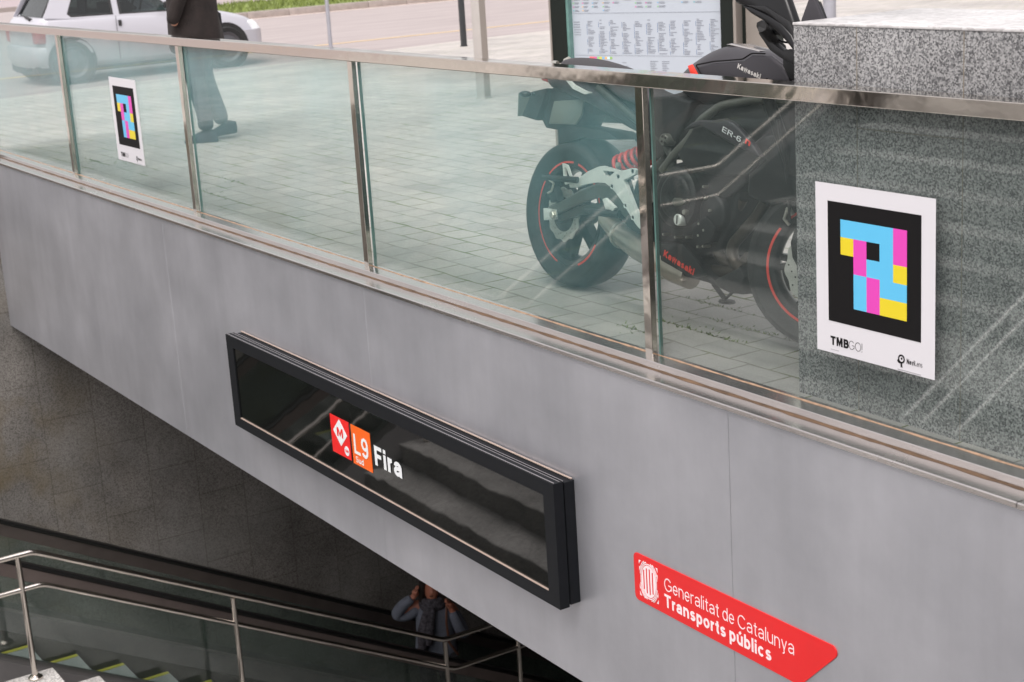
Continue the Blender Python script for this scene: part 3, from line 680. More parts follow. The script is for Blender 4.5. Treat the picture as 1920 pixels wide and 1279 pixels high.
# ---------------------------------------------------------------- glass balustrade
ba = empty('glass_balustrade', (0, 0, 0)); tag(ba, 'green tinted glass balustrade with polished steel top rail on the grey fascia', 'balustrade')
XL, XR = -2.12, 10.19
def railseg(a, b):
    mb = MB(); mb.box(a, b, -.040, .038, .957, 1.004, .0025, 2); return mb.build('top_rail', M['steel'], ba, 15)
for a, b in ((XL, 4.33), (4.333, XR)): railseg(a, b)
PX = [-2.1, .0, 2.222, 4.353, 6.521, 8.69]
for x in PX:
    mb = MB(); mb.box(x - .043, x, -.036, -.012, -.002, .957, .0015, 1); mb.build('post', M['steel'], ba, 15)
for a, b in zip(PX, PX[1:] + [10.19]):
    mb = MB(); mb.box(a + .0077, b - .050, -.006, .006, .0, .962); g = mb.build('glass_pane', M['glass_thin_veil' if a > 6 else 'glass'], ba, 30)
    mb = MB(); mb.box(a + .0004, a + .0075, -.0065, .0065, .0, .958); mb.build('pane_edge', M['glass_edge'], g, 30); mb = MB(); mb.box(b - .0495, b - .0435, -.0065, .0065, 0, .958); mb.build('pane_edge', M['glass_edge'], g, 30)
mb = MB()
prof = [(.014, -.055), (.014, .003), (-.068, .0), (-.070, -.002), (-.070, -.028), (-.154, -.028), (-.158, -.0315), (-.158, -.045), (-.130, -.045), (-.130, -.055)]
mb.loft([[(x, y, z) for y, z in prof] for x in (XL, 8.245)]); mb.build('sill', M['steel_dull'], ba, 12)
mb = MB(); mb.loft([[(x, y, z) for y, z in prof] for x in (8.248, XR)]); mb.build('sill', M['steel_dull'], ba, 12)
mb = MB(); rr = random.Random(5); x = XL
pts0 = []
while x < XR: pts0.append((x, rr.uniform(-.0022, .0022), rr.uniform(-.0012, .0012))); x += .05
mb.loft([[(x, -.0065, .001), (x, -.0115 + d, .001), (x, -.0105 + d, .0035 + e), (x, -.0065, .0055 + e)] for x, d, e in pts0]); mb.build('sealant', M['sealant'], ba, 60)
mb = MB()
mb.loft([[(x, -.0705, -.0275), (x, -.0705, -.0235 + e), (x, -.0715, -.0235 + e), (x, -.0775 + 2 * d, -.0268), (x, -.0795 + 2 * d, -.0275)] for x, d, e in pts0]); mb.build('rust_deposit', M['rust'], ba, 60)

# ---------------------------------------------------------------- granite plinth
gp = empty('granite_plinth', (7.188, .049, 0)); tag(gp, 'long speckled grey granite plinth standing just behind the glass', 'plinth')
PW, PD, PH = 5.6, .525, 1.172
mb = MB(); mb.box(0, PW, 0, PD, -.05, PH); mb.build('body', M['granite_light'], gp, 15)
mb = MB(); mb.box(-.002, PW, -.003, PD + .003, PH + .0005, PH + .009, .002); mb.build('cap', M['granite_cap'], gp)
mb = MB()
for x in (.269, .676, 1.5): mb.box(x - .0012, x + .0012, -.0012, .002, .0, PH)
mb.box(.2705, .6745, -.0012, .002, .8758 , .8782)
mb.build('joint', M['seam'], gp)

# ---------------------------------------------------------------- marker posters on the glass
GRID = ["CCCCM", "YMKCM", "KMCCY", "KCMCC", "KCMYY"]
GRID = ["CCCCM", "YMKCM", "KMCCY", "KCMCC", "KCMYY"]
def poster(label):
    p = empty('marker_poster', (0, 0, 0)); tag(p, label, 'poster', 'coloured marker posters on the glass')
    mb = MB(); mb.box(0, .484, 0, .0006, 0, .528); mb.build('sheet', M['paper'], p)
    mb = MB(); mb.box(.053, .431, -.0008, -.0002, .102, .475); mb.build('black_square', M['ink'], p)
    c = .0537; x0 = .108; zt = .424
    runs = {'C': MB(), 'M': MB(), 'Y': MB()}
    for r, row in enumerate(GRID):
        for k, ch in enumerate(row):
            if ch in runs: runs[ch].box(x0 + k * c, x0 + (k + 1) * c + .00005, -.0016, -.001, zt - (r + 1) * c, zt - r * c + .00005)
    for ch, mm, nm in (('C', 'cyan', 'cyan_blocks'), ('M', 'magenta', 'magenta_blocks'), ('Y', 'yellow', 'yellow_blocks')): runs[ch].build(nm, M[mm], p)
    text('lettering', 'TMB', M['ink'], p, (.060, -.0004, .026), (1, 0, 0), (0, 0, 1), .028, .078, w=.23)
    text('lettering', 'GO!', M['ink'], p, (.139, -.0004, .026), (1, 0, 0), (0, 0, 1), .028, .056, w=.055)
    text('lettering', 'Navi', M['ink'], p, (.376, -.0004, .028), (1, 0, 0), (0, 0, 1), .015, .030, w=.19)
    text('lettering', 'Lens', M['ink'], p, (.408, -.0004, .028), (1, 0, 0), (0, 0, 1), .015, .029, w=.08)
    o = [(.355 + .0135 * cos(t * pi / 12), .038 + .0135 * sin(t * pi / 12)) for t in range(24)]; i_ = [(.355 + .0085 * cos(t * pi / 12), .038 + .0085 * sin(t * pi / 12)) for t in range(24)]
    me = plate(o, [i_], .0004, lambda u, v, w: (u, -.0006 + w, v)); link('logo', me, M['ink'], p)
    mb = MB(); mb.prism(circ(.356, .039, .0035, 12), -.0008, -.0004); mb.prism([(.352, .026), (.358, .026), (.359, .012), (.355, .014), (.352, .011)], -.0008, -.0004)
    mb.prism([(.341, .035), (.345, .030), (.353, .027), (.350, .023), (.342, .025), (.338, .031)], -.0008, -.0004); mb.build('logo', M['ink'], p)
    mb = MB(); mb.box(.060, .095, -.0006, -.0002, .010, .012); mb.box(.340, .431, -.0006, -.0002, .003, .0055); mb.build('small_print', M['ink_grey'], p)
    return p
p1 = poster('white poster with coloured block code in front of the granite plinth'); p1.location = (7.336, -.0085, .186)
p2 = copy_tree(p1); p2.location = (.888, -.0085, .192); p2['label'] = 'smaller looking marker poster on the far left glass pane'

# ---------------------------------------------------------------- dark station sign
sg = empty('station_sign', (3.0, -.247, -1.045)); s0 = Vector(sg.location); tag(sg, 'long black glass station sign reading Fira on the fascia', 'sign')
W_, H_ = 3.147, .514
mb = MB(); mb.box(.004, W_ - .004, .052, .0995, .004, H_ - .006, .003); mb.build('back_box', M['sign_frame'], sg, 15)
mb = MB(); mb.box(.02, W_ - .02, .042, .053, .01, H_ - .015); mb.build('gap_strip', M['steel_dull'], sg)
me = plate([(0, 0), (W_, 0), (W_, H_), (0, H_)], [[(.085, .055), (W_ - .075, .055), (W_ - .075, H_ - .062), (.085, H_ - .062)]], .044, lambda u, v, w: (u, .022 + w, v)); link('frame', me, M['sign_frame'], sg, 30)
mb = MB(); mb.box(.083, W_ - .073, .006, .03, .053, H_ - .060); mb.build('dark_panel', M['sign_glass'], sg)
mb = MB(); mb.box(.088, W_ - .078, .0, .0055, .0555, .0605); mb.build('light_strip', M['trim_line'], sg)
for y0, y1 in ((.004, .010), (.030, .034), (.045, .049), (.084, .092)):
    mb = MB(); mb.box(.006, W_ - .006, y0, y1, H_ - .001, H_ + .0025); mb.build('edge_trim', M['steel_dull'] if y0 < .08 else M['trim_line'], sg)
Zs = lambda z: z - s0.z
mb = MB(); mb.box(4.216 - 3, 4.411 - 3, .004, .0056, Zs(-.888), Zs(-.698)); mb.build('metro_square', M['metro_red'], sg)
mb = MB(); mb.prism([(1.242, Zs(-.772)), (1.315, Zs(-.705)), (1.388, Zs(-.772)), (1.315, Zs(-.839))], .0025, .0036); di = mb.build('diamond', M['letter_white'], sg)
text('lettering', 'M', M['metro_red'], sg, (1.283, .0022, Zs(-.794)), (1, 0, 0), (0, 0, 1), .045, .064, w=.19)
mb = MB(); mb.prism(circ(1.372, Zs(-.850), .024, 24), .0025, .0036); mb.build('disc', M['letter_white'], sg)
text('lettering', 'TMB', M['metro_red'], sg, (1.353, .0022, Zs(-.856)), (1, 0, 0), (0, 0, 1), .012, .037, w=.2)
mb = MB(); mb.box(4.432 - 3, 4.624 - 3, .004, .0056, Zs(-.893), Zs(-.700)); mb.build('line_square', M['metro_orange'], sg)
text('lettering', 'L9', M['letter_white'], sg, (1.455, .003, Zs(-.838)), (1, 0, 0), (0, 0, 1), .098, .142, w=.155)
text('lettering', 'Sud', M['letter_white'], sg, (1.462, .003, Zs(-.880)), (1, 0, 0), (0, 0, 1), .031, .078, w=.15)
text('lettering', 'Fira', M['letter_white'], sg, (1.661, .003, Zs(-.842)), (1, 0, 0), (0, 0, 1), .096, .257, w=.20)

# ---------------------------------------------------------------- red government plate
rs = empty('red_plate_sign', (6.50, -.147, -.9)); r0 = Vector(rs.location); tag(rs, 'red plate lettered Generalitat de Catalunya Transports públics on the fascia', 'sign')
pts = []
for cx, cz, a0, a1 in ((.030, .165, pi, pi / 2), (1.036, .172, pi / 2, -.72), ):
    for k in range(7): t = a0 + (a1 - a0) * k / 6; rr_ = .022; pts.append((cx + rr_ * cos(t), cz + rr_ * sin(t)))
pts += [(.895, .003), (.885, -.002), (.875, -.004)]
for k in range(7): t = -pi / 2 - k * pi / 12; pts.append((.030 + .022 * cos(t), .023 + .022 * sin(t)))
mb = MB(); mb.prism(pts, -.0042, 0, 'y', .0008, 1); mb.build('plate', M['red_sign'], rs, 30)
text('lettering', 'Generalitat de Catalunya', M['red_white'], rs, (.188, -.0045, .094), (1, 0, 0), (0, 0, 1), .050, .676, w=.085)
text('lettering', 'Transports públics', M['red_white'], rs, (.186, -.0045, .030), (1, 0, 0), (0, 0, 1), .050, .567, w=.185)
ex0, ex1, ez0, ez1 = .040, .152, .025, .165; cx, cz = (ex0 + ex1) / 2, (ez0 + ez1) / 2
hol = []; A_, B_ = .043, .062
for k in range(4):
    xx = -.0322 + k * .0172; h = .88 * B_ * math.sqrt(max(.05, 1 - ((xx + .0040) / A_) ** 2)) * .93
    hol.append([(cx + xx, cz - h), (cx + xx + .0078, cz - h), (cx + xx + .0078, cz + h), (cx + xx, cz + h)])
me = plate(circ(cx, cz, A_, 36, B_), hol, .0006, lambda u, v, w: (u, -.0048 + w, v)); link('emblem', me, M['red_white'], rs)
def arcring(r0_, r1_, t0, t1, n=14): return [(cx + A_ * r1_ * cos(t0 + (t1 - t0) * k / n), cz + B_ * r1_ * sin(t0 + (t1 - t0) * k / n)) for k in range(n + 1)] + [(cx + A_ * r0_ * cos(t1 - (t1 - t0) * k / n), cz + B_ * r0_ * sin(t1 - (t1 - t0) * k / n)) for k in range(n + 1)]
mb = MB()
for q in range(4):
    c0 = pi / 4 + q * pi / 2; sx, sz = (1 if cos(c0) > 0 else -1), (1 if sin(c0) > 0 else -1)
    for r_a, r_b, sp in ((1.05, 1.11, .78), (1.15, 1.22, .55), (1.27, 1.33, .33)): mb.prism(arcring(r_a, r_b, c0 - sp, c0 + sp), -.0052, -.0045)
    kx_, kz_ = cx + sx * .055, cz + sz * .069
    mb.prism([(kx_, kz_), (kx_ - sx * .012, kz_), (kx_ - sx * .006, kz_ - sz * .006), (kx_, kz_ - sz * .016)], -.0052, -.0045)
    mb.prism([(kx_ - sx * .020, kz_ - sz * .001), (kx_ - sx * .034, kz_ - sz * .0), (kx_ - sx * .022, kz_ - sz * .006)], -.0052, -.0045)
    mb.prism([(kx_ - sx * .001, kz_ - sz * .024), (kx_, kz_ - sz * .044), (kx_ - sx * .006, kz_ - sz * .028)], -.0052, -.0045)
mb.build('emblem', M['red_white'], rs)

# ================================================================ street things beyond the glass
# map board
bo = empty('map_board', (2.799, 2.826, 0), math.atan2(.29, .956)); tag(bo, 'network map board in dark green frame behind the motorcycle', 'information board')
mb = MB(); mb.box(-.606, .579, -.006, .02, .32, 2.05); mb.build('map_sheet', M['board_paper'], bo)
me = plate([(-.727, .22), (.68, .22), (.68, 2.17), (-.727, 2.17)], [[(-.606, .32), (.579, .32), (.579, 2.05), (-.606, 2.05)]], .10, lambda u, v, w: (u, w, v)); link('frame', me, M['board_frame'], bo, 30)
mb = MB(); mb.box(-.606, -.585, -.045, -.006, .32, 2.05); mb.build('inner_reveal', M['glass_edge'], bo)
mb = MB(); mb.box(.681, .70, -.07, .12, 0, 2.2); mb.box(.735, .90, -.02, .12, 0, 2.2, .004); mb.build('side_cabinet', M['board_steel'], bo)
mb = MB(); mb.box(.70, .735, .0, .11, 0, 2.18); mb.box(.90, .915, 0, .11, 0, 2.18); mb.build('shadow_gap', M['board_frame'], bo)
mb = MB(); mb.box(-.74, -.727, -.055, .055, 0, 2.2); mb.build('side_trim', M['board_steel'], bo)
for x in (-.60, .5):
    mb = MB(); mb.box(x, x + .1, -.04, .04, 0, .22); mb.build('leg', M['board_frame'], bo)
rb = random.Random(11); tg = MB(); tb = MB(); tr_ = MB(); cc = [MB() for _ in range(9)]
def bar(mb, x, z, w_, h=.0045): mb.box(x, x + w_, -.0075, -.0065, z, z + h * .75)
cols = [-.47, -.375, -.29, -.19, -.095, .0, .085, .175, .275, .37, .47]
for ci, x in enumerate(cols):
    z = .868 - rb.uniform(0, .02); zb = .655
    while z > zb:
        if rb.random() < .10: z -= .012; continue
        wd = rb.choice([.025, .035, .03, .04, .055, .02]) * rb.uniform(.8, 1.2)
        bar(tg, x + .008, z, min(wd, .575 - x - .008)); z -= .0094
    z = .868
    while z > zb:
        l = rb.uniform(.03, .12); bar(tb, x, max(z - l, zb), .0018, min(l, z - zb)); z -= l + .014
for i, x in enumerate([-.575, -.50, -.42, -.335, -.255, -.17, -.08, .0, .09, .18, .27, .36, .46]):
    for k in range(rb.choice([3, 4, 4, 5]) + (1 if i in (2, 3) else 0)):
        z = 1.02 - k * .0235 + (.02 if i > 4 else 0)
        bar(cc[rb.randrange(9)], x, z, .009, .009)
        for q in range(2): bar(tg, x + .013, z + .0055 - q * .007, rb.uniform(.025, .05), .0035)
for k in range(6): bar(tg, -.575, .855 - k * .016, rb.uniform(.045, .06), .006 if k < 3 else .004)
mb = MB(); bar(mb, -.58, .912, 1.15, .0016); bar(mb, -.57, .645, 1.1, .0016); mb.build('ruled_lines', M['print_grey'], bo)
for k in range(9): bar(cc[[0, 0, 1, 2, 3, 4, 5, 6, 7][k]], -.46 + k * .0205, .622, .0195, .020)
for k in range(14):
    bar(tg, .02 + (k // 7) * .09, .61 - (k % 7) * .011, rb.uniform(.03, .06), .004)
for k in range(4): bar(tg, -.20, .60 - k * .022, rb.uniform(.02, .05), .004)
# upper part of the sheet: a schematic net
for k in range(9):
    pts = []; x = rb.uniform(-.5, -.3); z = rb.uniform(1.15, 1.95)
    pts.append((x, z))
    for s_ in range(5):
        dx = rb.uniform(.1, .22); dz = rb.choice([0, dx, -dx]); z2 = min(1.98, max(1.12, z + dz)); x = min(.55, x + dx); z = z2; pts.append((x, z))
    for (xa, za), (xb, zb_) in zip(pts, pts[1:]):
        if abs(xa - xb) < 1e-4: continue
        L_ = math.hypot(xb - xa, zb_ - za); nx, nz = -(zb_ - za) / L_ * .006, (xb - xa) / L_ * .006
        cc[k].prism([(xa - nx, za - nz), (xb - nx, zb_ - nz), (xb + nx, zb_ + nz), (xa + nx, za + nz)], -.0075 - k * .0001, -.0065)
tag(tg.build('small_print', M['print_grey'], bo)); tb.build('column_rules', M['print_blue'], bo)
for i, c_ in enumerate(cc): c_.build('colour_marks', M['pr%d' % i], bo)

def pole(name, label, cat, x, y, z0, r, h, m, sq=False, group=None):
    e = empty(name, (x, y, z0)); tag(e, label, cat, group)
    mb = MB()
    if sq: mb.box(-r, r, -r, r, 0, h, .006)
    else: mb.tube([(0, 0, 0), (0, 0, h)], r, 20)
    mb.build('shaft', m, e)
    mb = MB(); mb.lathe([(r, .015), (r * 2.1, .012), (r * 2.2, 0)], 20, 'z') if not sq else mb.box(-r * 1.15, r * 1.15, -r * 1.15, r * 1.15, 0, .012); mb.build('base_plate', m, e)
    return e
e = pole('metal_post', 'slim dark anthracite post at the edge of the pavement', 'post', -8.6, 8.28, gz(-8.6), .034, 2.6, M['bollard'], True)
e = pole('metal_column', 'pale beige steel column rising left of the map board', 'column', -1.30, 4.10, gz(-1.3), .046, 3.2, M['post_beige'], True); e.rotation_euler.z = .35
mb = MB(); mb.box(.046, .0475, -.042, .042, .02, 3.19); mb.build('side_strip', M['board_steel'], e)
e = pole('sign_post', 'thin light grey round post near the passing man', 'post', -10.213, 7.01, -.21, .028, 3.0, M['post_grey'])
e = pole('sign_post', 'blurred grey round post above the granite plinth', 'post', -3.035, 9.918, -.07, .075, 3.2, M['post_grey'])

# ---------------------------------------------------------------- parked car (local: x right side = +, y forward)
car = empty('parked_car', (-11.52, 3.40, -.30)); tag(car, 'silver white three door hatchback stopped at the kerb', 'car')
HW = .77
# side outline from rear to front (y, z): lower body
def body():
    mb = MB(); st = [  # y, z_bottom, z_top(belt), halfwidth bottom, halfwidth belt
        (-.45, .42, .62, .50, .50), (-.42, .32, .84, .62, .58), (-.32, .24, .90, .70, .65), (-.30, .20, .90, .765, .71), (.0, .20, .885, .775, .72), (.6, .18, .87, .78, .73),
        (1.2, .18, .85, .78, .73), (1.75, .18, .835, .78, .72), (2.05, .19, .80, .775, .70), (2.35, .20, .74, .76, .67), (2.6, .22, .68, .72, .63), (2.78, .26, .60, .64, .56), (2.86, .34, .50, .52, .46)]
    rings = []
    for y, zb, zt, wb, wt in st:
        zm = zb + (zt - zb) * .55; crown = .05 if y > 1.7 else .01
        half = [(wb * .82, zb), (wb, zb + .05), (wb + .012, zm), (wt + .03, zt - .05), (wt, zt), (wt * .85, zt + crown * .7), (wt * .4, zt + crown), (0, zt + crown * 1.1)]
        ring = [(x, y, z) for x, z in half] + [(-x, y, z) for x, z in half[-2::-1]]
        rings.append(ring)
    mb.loft(rings, True, True)
    return mb

b = body().build('body', M['car_paint'], car, 40)
md = b.modifiers.new('s', 'SUBSURF'); md.levels = 1; md.render_levels = 2
# wheel arches cut as dark discs + wheels
def arch(y, s):
    mb = MB(); mb.lathe([(.0, -.004), (.315, -.004), (.33, .0), (.335, .006)], 32, 'x', (s * (HW + .012), y, .30)); mb.build('wheel_arch', M['car_dark'], car)
def wheel(y, s):
    mb = MB(); mb.lathe([(.20, -.075), (.265, -.085), (.288, -.06), (.292, 0), (.288, .06), (.265, .085), (.20, .075)], 40, 'x', (s * (HW - .035), y, .292)); wh = mb.build('wheel', M['rubber'], car)
    mb = MB(); mb.lathe([(.0, .07), (.06, .075), (.08, .06), (.17, .055), (.205, .078), (.212, .06)] if s > 0 else [(.0, -.07), (.06, -.075), (.08, -.06), (.17, -.055), (.205, -.078), (.212, -.06)], 32, 'x', (s * (HW - .028), y, .292)); mb.build('wheel_cover', M['hub'], wh)
for y in (0, 2.24):
    for s in (1, -1): arch(y, s); wheel(y, s)
# greenhouse side frames with window openings
fr = [(-.30, .90), (-.06, 1.33), (.05, 1.40), (.55, 1.42), (1.02, 1.36), (1.30, 1.18), (1.78, .84), (1.6, .80), (.6, .84), (0, .87)]
qw = [(.07, .885), (.02, .93), (.12, 1.13), (.22, 1.30), (.30, 1.335), (.66, 1.34), (.66, .875)]
fw_ = [(.74, .872), (.74, 1.335), (.98, 1.30), (1.22, 1.13), (1.52, .88), (1.50, .855)]
for s in (1, -1):
    def t3(u, v, w_, s=s):
        tt = (v - .86) / .56; return (s * (.725 - .14 * tt + w_ * .5), u, v)
    me = plate(fr, [qw, fw_], .03, t3); o = link('window_frame', me, M['car_paint'], car, 30)
    me = plate([(y, z) for y, z in qw], [], .004, lambda u, v, w_, s=s: (s * (.722 - .14 * (v - .86) / .56 + w_), u, v)); link('side_window', me, M['car_glass'], car)
    me = plate([(y, z) for y, z in fw_], [], .004, lambda u, v, w_, s=s: (s * (.722 - .14 * (v - .86) / .56 + w_), u, v)); link('side_window', me, M['car_glass'], car)
    for lp in (qw, fw_):
        inner = [(cy_ + (y - cy_) * .90, cz_ + (z - cz_) * .90) for cy_, cz_ in [(sum(p[0] for p in lp) / len(lp), sum(p[1] for p in lp) / len(lp))] for y, z in lp]
        me = plate(lp, [inner], .006, lambda u, v, w_, s=s: (s * (.7255 - .14 * (v - .86) / .56 + w_), u, v)); link('window_seal', me, M['car_dark'], car)
# roof, rear hatch, windscreen
mb = MB(); rr2 = []
for y, z, hw in ((-.06, 1.30, .60), (.04, 1.395, .595), (.2, 1.43, .59), (.55, 1.44, .59), (.95, 1.395, .59), (1.05, 1.35, .60)):
    rr2.append([(hw * k / 5, y, z + .025 * (1 - (k / 5) ** 2)) for k in range(-5, 6)] + [(hw * k / 5, y, z - .03) for k in range(5, -6, -1)])
mb.loft(rr2); mb.build('roof', M['car_paint'], car, 50)
def hat(u, v, w_):
    t_ = (v - .84) / .5; return (u * (1 - .13 * t_), -.36 + .33 * t_ + .03 * (abs(u) / .6) ** 2 * 2 - w_, v + 0 * u)
me = plate([(-.66, .84), (.66, .84), (.64, 1.33), (-.64, 1.33)], [[(-.53, .90), (.53, .90), (.57, .95), (.54, 1.26), (-.54, 1.26), (-.57, .95)]], .03, hat); link('hatch_frame', me, M['car_paint'], car, 30)
me = plate([(-.58, .89), (.58, .89), (.56, 1.28), (-.56, 1.28)], [], .005, hat); link('rear_window', me, M['car_glass'], car)
me = plate([(-.60, .875), (.60, .875), (.58, 1.295), (-.58, 1.295)], [[(-.555, .91), (.555, .91), (.53, 1.25), (-.53, 1.25)]], .012, lambda u, v, w_: (hat(u, v, 0)[0], hat(u, v, 0)[1] - .015 - w_, v)); link('window_seal', me, M['car_dark'], car)
mb = MB(); a = Vector(hat(.30, .885, 0)) + Vector((0, -.05, 0)); b_ = Vector(hat(-.06, .93, 0)) + Vector((0, -.05, 0)); mb.tube([a + Vector((.05, 0, -.01)), a, b_], [.028, .024, .008], 8); mb.build('rear_wiper', M['car_dark'], car)
mb = MB(); W4 = [(-.62, 1.78, .86), (.62, 1.78, .86), (.56, 1.06, 1.37), (-.56, 1.06, 1.37)]; mb.poly(W4); mb.build('windscreen', M['car_glass'], car)
mb = MB(); mb.tube([(-.64, 1.78, .85), (-.58, 1.06, 1.375)], .025, 8); mb.tube([(.64, 1.78, .85), (.58, 1.06, 1.375)], .025, 8); mb.build('windscreen_pillar', M['car_paint'], car)
for s in (1, -1):
    mb = MB(); mb.loft([ell((s * .625, -.33, z), .105 * k, .12 * k, 20, 3) for z, k in ((.56, .8), (.58, 1), (.73, 1), (.76, .8))]); mb.build('tail_lamp', M['tail_lamp'], car, 40)
    mb = MB(); mb.loft([ell((s * .53, 2.66 + (.66 - z) * .5, z), .13 * k, .12 * k, 20, 3) for z, k in ((.48, .8), (.50, 1), (.60, .9), (.63, .6))]); mb.build('head_lamp', M['head_lamp'], car, 40)
    mb = MB(); mb.box(s * .775 - .012, s * .775 + .012, .70, .745, .72, .80, .008); mb.build('door_handle', M['car_dark'], car)
    mb = MB(); mb.box(s * .86 - .08, s * .86 + .08, 1.36, 1.44, .90, 1.0, .03, 3); mb.build('wing_mirror', M['car_dark'], car)
mb = MB(); mb.loft([[(x, y, z) for x, y in ((-.735 * k, -.24), (-.70 * k, -.40 * k), (-.54 * k, -.49 * k), (0, -.52 * k), (.54 * k, -.49 * k), (.70 * k, -.40 * k), (.745 * k, -.24))] for z, k in ((.24, .90), (.30, .96), (.36, 1), (.50, 1), (.53, .97))], closed=True); mb.build('rear_bumper', M['car_paint'], car, 50)
mb = MB(); mb.box(-.60, .60, -.44, -.20, .17, .262); mb.build('rear_valance', M['car_dark'], car)
mb = MB(); mb.loft([[(x, y, z) for x, y in ((-.76, 2.52), (-.74, 2.70), (-.60, 2.86), (0, 2.95), (.60, 2.86), (.74, 2.70), (.76, 2.52))] for z in (.26, .30, .47, .50)], closed=True); mb.build('front_bumper', M['car_paint'], car, 50)
mb = MB(); mb.box(-.60, .60, -.40, 2.5, .14, .24); mb.tube([(.3, -.50, .22), (.3, -.3, .22)], .025, 10); mb.build('underbody', M['car_dark'], car)
mb = MB(); mb.box(.7935, .7945, .66, .668, .28, .86); mb.box(.7935, .7945, 1.62, 1.626, .28, .80); mb.build('door_gap', M['car_dark'], car)
for x in (-.35, .35):
    for y in (.05, .95):
        mb = MB(); mb.box(x - .22, x + .22, y - .1, y + .05, .45, 1.02, .05, 3); mb.box(x - .13, x + .13, y - .06, y + .03, 1.04, 1.20, .04, 3); mb.build('seat', M['car_seat'], car, 40)
mb = MB(); mb.tube([(-.35 + .18 * cos(t * pi / 10), 1.38 + .05 * sin(t * pi / 10), .93 + .17 * sin(t * pi / 10)) for t in range(20)], .016, 8, closed=True); mb.build('steering_wheel', M['car_dark'], car)

# ---------------------------------------------------------------- walking man
man = empty('person', (-.90, 1.31, 0), 0); tag(man, 'man in a long dark brown jacket walking past behind the glass', 'person')
MR = Matrix.Rotation(radians(238), 4, 'Z')   # heading
def mp_(f, l, z): v = MR @ Vector((f, l, z)); return (v.x, v.y, v.z)
def sk(name, ps, ed, m, par, sub=2, root=0): return skin(name, [(*mp_(p[0], p[1], p[2]), p[3]) for p in ps], ed, m, par, sub, root)
body_p = [(0, 0, .95, .12), (0, 0, 1.12, .12), (0, 0, 1.32, .14), (.01, 0, 1.47, .07), (.03, 0, 1.56, .06), (.05, 0, 1.66, .095), (.05, 0, 1.74, .08),
          (.0, .10, .90, .085), (.03, .10, .50, .06), (-.03, .10, .10, .042), (0, -.10, .90, .085), (.0, -.10, .50, .06), (-.12, -.10, .12, .042),
          (0, .19, 1.40, .055), (.02, .25, 1.14, .042), (.12, .24, .90, .035), (0, -.19, 1.40, .055), (-.06, -.25, 1.14, .042), (-.04, -.25, .88, .035)]
ed = [(0, 1), (1, 2), (2, 3), (3, 4), (4, 5), (5, 6), (0, 7), (7, 8), (8, 9), (0, 10), (10, 11), (11, 12), (2, 13), (13, 14), (14, 15), (2, 16), (16, 17), (17, 18)]
bd = sk('body', body_p, ed, M['skin'], man)
mb = MB()
rg = []
for z, a, b2, fx in ((.70, .235, .20, .0), (.72, .245, .21, .0), (.85, .235, .20, .0), (1.0, .22, .185, 0), (1.15, .215, .175, 0), (1.32, .225, .165, 0), (1.43, .20, .14, 0), (1.50, .10, .10, .01)):
    ring = ell((0, 0, 0), b2, a, 28, 2.3)
    rg.append([mp_(x + fx + .010 * sin(5 * k + z * 9), y, z + .008 * sin(k * .9)) for k, (x, y, _) in enumerate(ring)])
mb.loft(rg); mb.build('jacket', M['coat'], man, 60)
sk('sleeve', [(0, .20, 1.42, .075), (.02, .26, 1.16, .062), (.13, .25, .91, .052)], [(0, 1), (1, 2)], M['coat'], man)
sk('sleeve', [(0, -.20, 1.42, .075), (-.06, -.26, 1.16, .062), (-.04, -.26, .90, .052)], [(0, 1), (1, 2)], M['coat'], man)
sk('trousers', [(0, 0, .93, .15), (0, .09, .84, .11), (.03, .10, .50, .082), (-.02, .10, .22, .066), (-.02, .10, .085, .066), (0, -.09, .84, .12), (.0, -.10, .50, .084), (-.09, -.10, .22, .068), (-.12, -.10, .10, .068)], [(0, 1), (1, 2), (2, 3), (3, 4), (0, 5), (5, 6), (6, 7), (7, 8)], M['jeans'], man)
def shoe(f, l, z, pitch):
    mb = MB(); rg = []
    for t, hw, h in ((-.10, .02, .05), (-.09, .036, .09), (-.03, .038, .11), (.03, .040, .085), (.09, .045, .06), (.13, .040, .045), (.155, .02, .025)):
        r = []
        for a, b2 in ((-hw, .0), (-hw * 1.05, .02), (-hw * .8, h * .8), (0, h), (hw * .8, h * .8), (hw * 1.05, .02), (hw, .0)):
            zz = b2 + t * -sin(pitch) * 0; dx, dz = t * cos(pitch) - b2 * sin(pitch), t * sin(pitch) * -1 + b2 * cos(pitch)
            r.append(mp_(f + dx, l + a, z + dz))
        rg.append(r)
    mb.loft(rg); mb.build('shoe', M['shoe'], man, 60)
shoe(.0, .10, .0, 0); shoe(-.12, -.10, .025, .12)
mb = MB(); mb.loft([[mp_(x + .045, y, z) for x, y, _ in ell((0, 0, 0), a, b2, 20)] for z, a, b2 in ((1.66, .09, .075), (1.70, .115, .092), (1.76, .105, .085), (1.80, .06, .05))]); mb.build('hair', M['hair'], man, 80)
mb = MB(); mb.loft([[mp_(x - .02, y - .29, z) for x, y, _ in ell((0, 0, 0), a, b2, 14, 3)] for z, a, b2 in ((.60, .10, .03), (.63, .15, .05), (.95, .14, .05), (.98, .10, .03))]); mb.build('bag', M['trousers'], man, 60)

# ---------------------------------------------------------------- woman on the escalator, facing the camera side
wo = empty('person', (-.945, 2.99, -5.785), 0); tag(wo, 'woman in grey blue sweater and scarf riding the escalator, hands at her head', 'person')
WRm = Matrix.Rotation(math.atan2(-.54, .84), 4, 'Z')   # faces towards the viewer
def wp(f, l, z): v = WRm @ Vector((f, l, z)); return (v.x, v.y, v.z)
def sw(name, ps, ed, m, sub=2, par=None): return skin(name, [(*wp(p[0], p[1], p[2]), p[3]) for p in ps], ed, m, par or wo, sub)
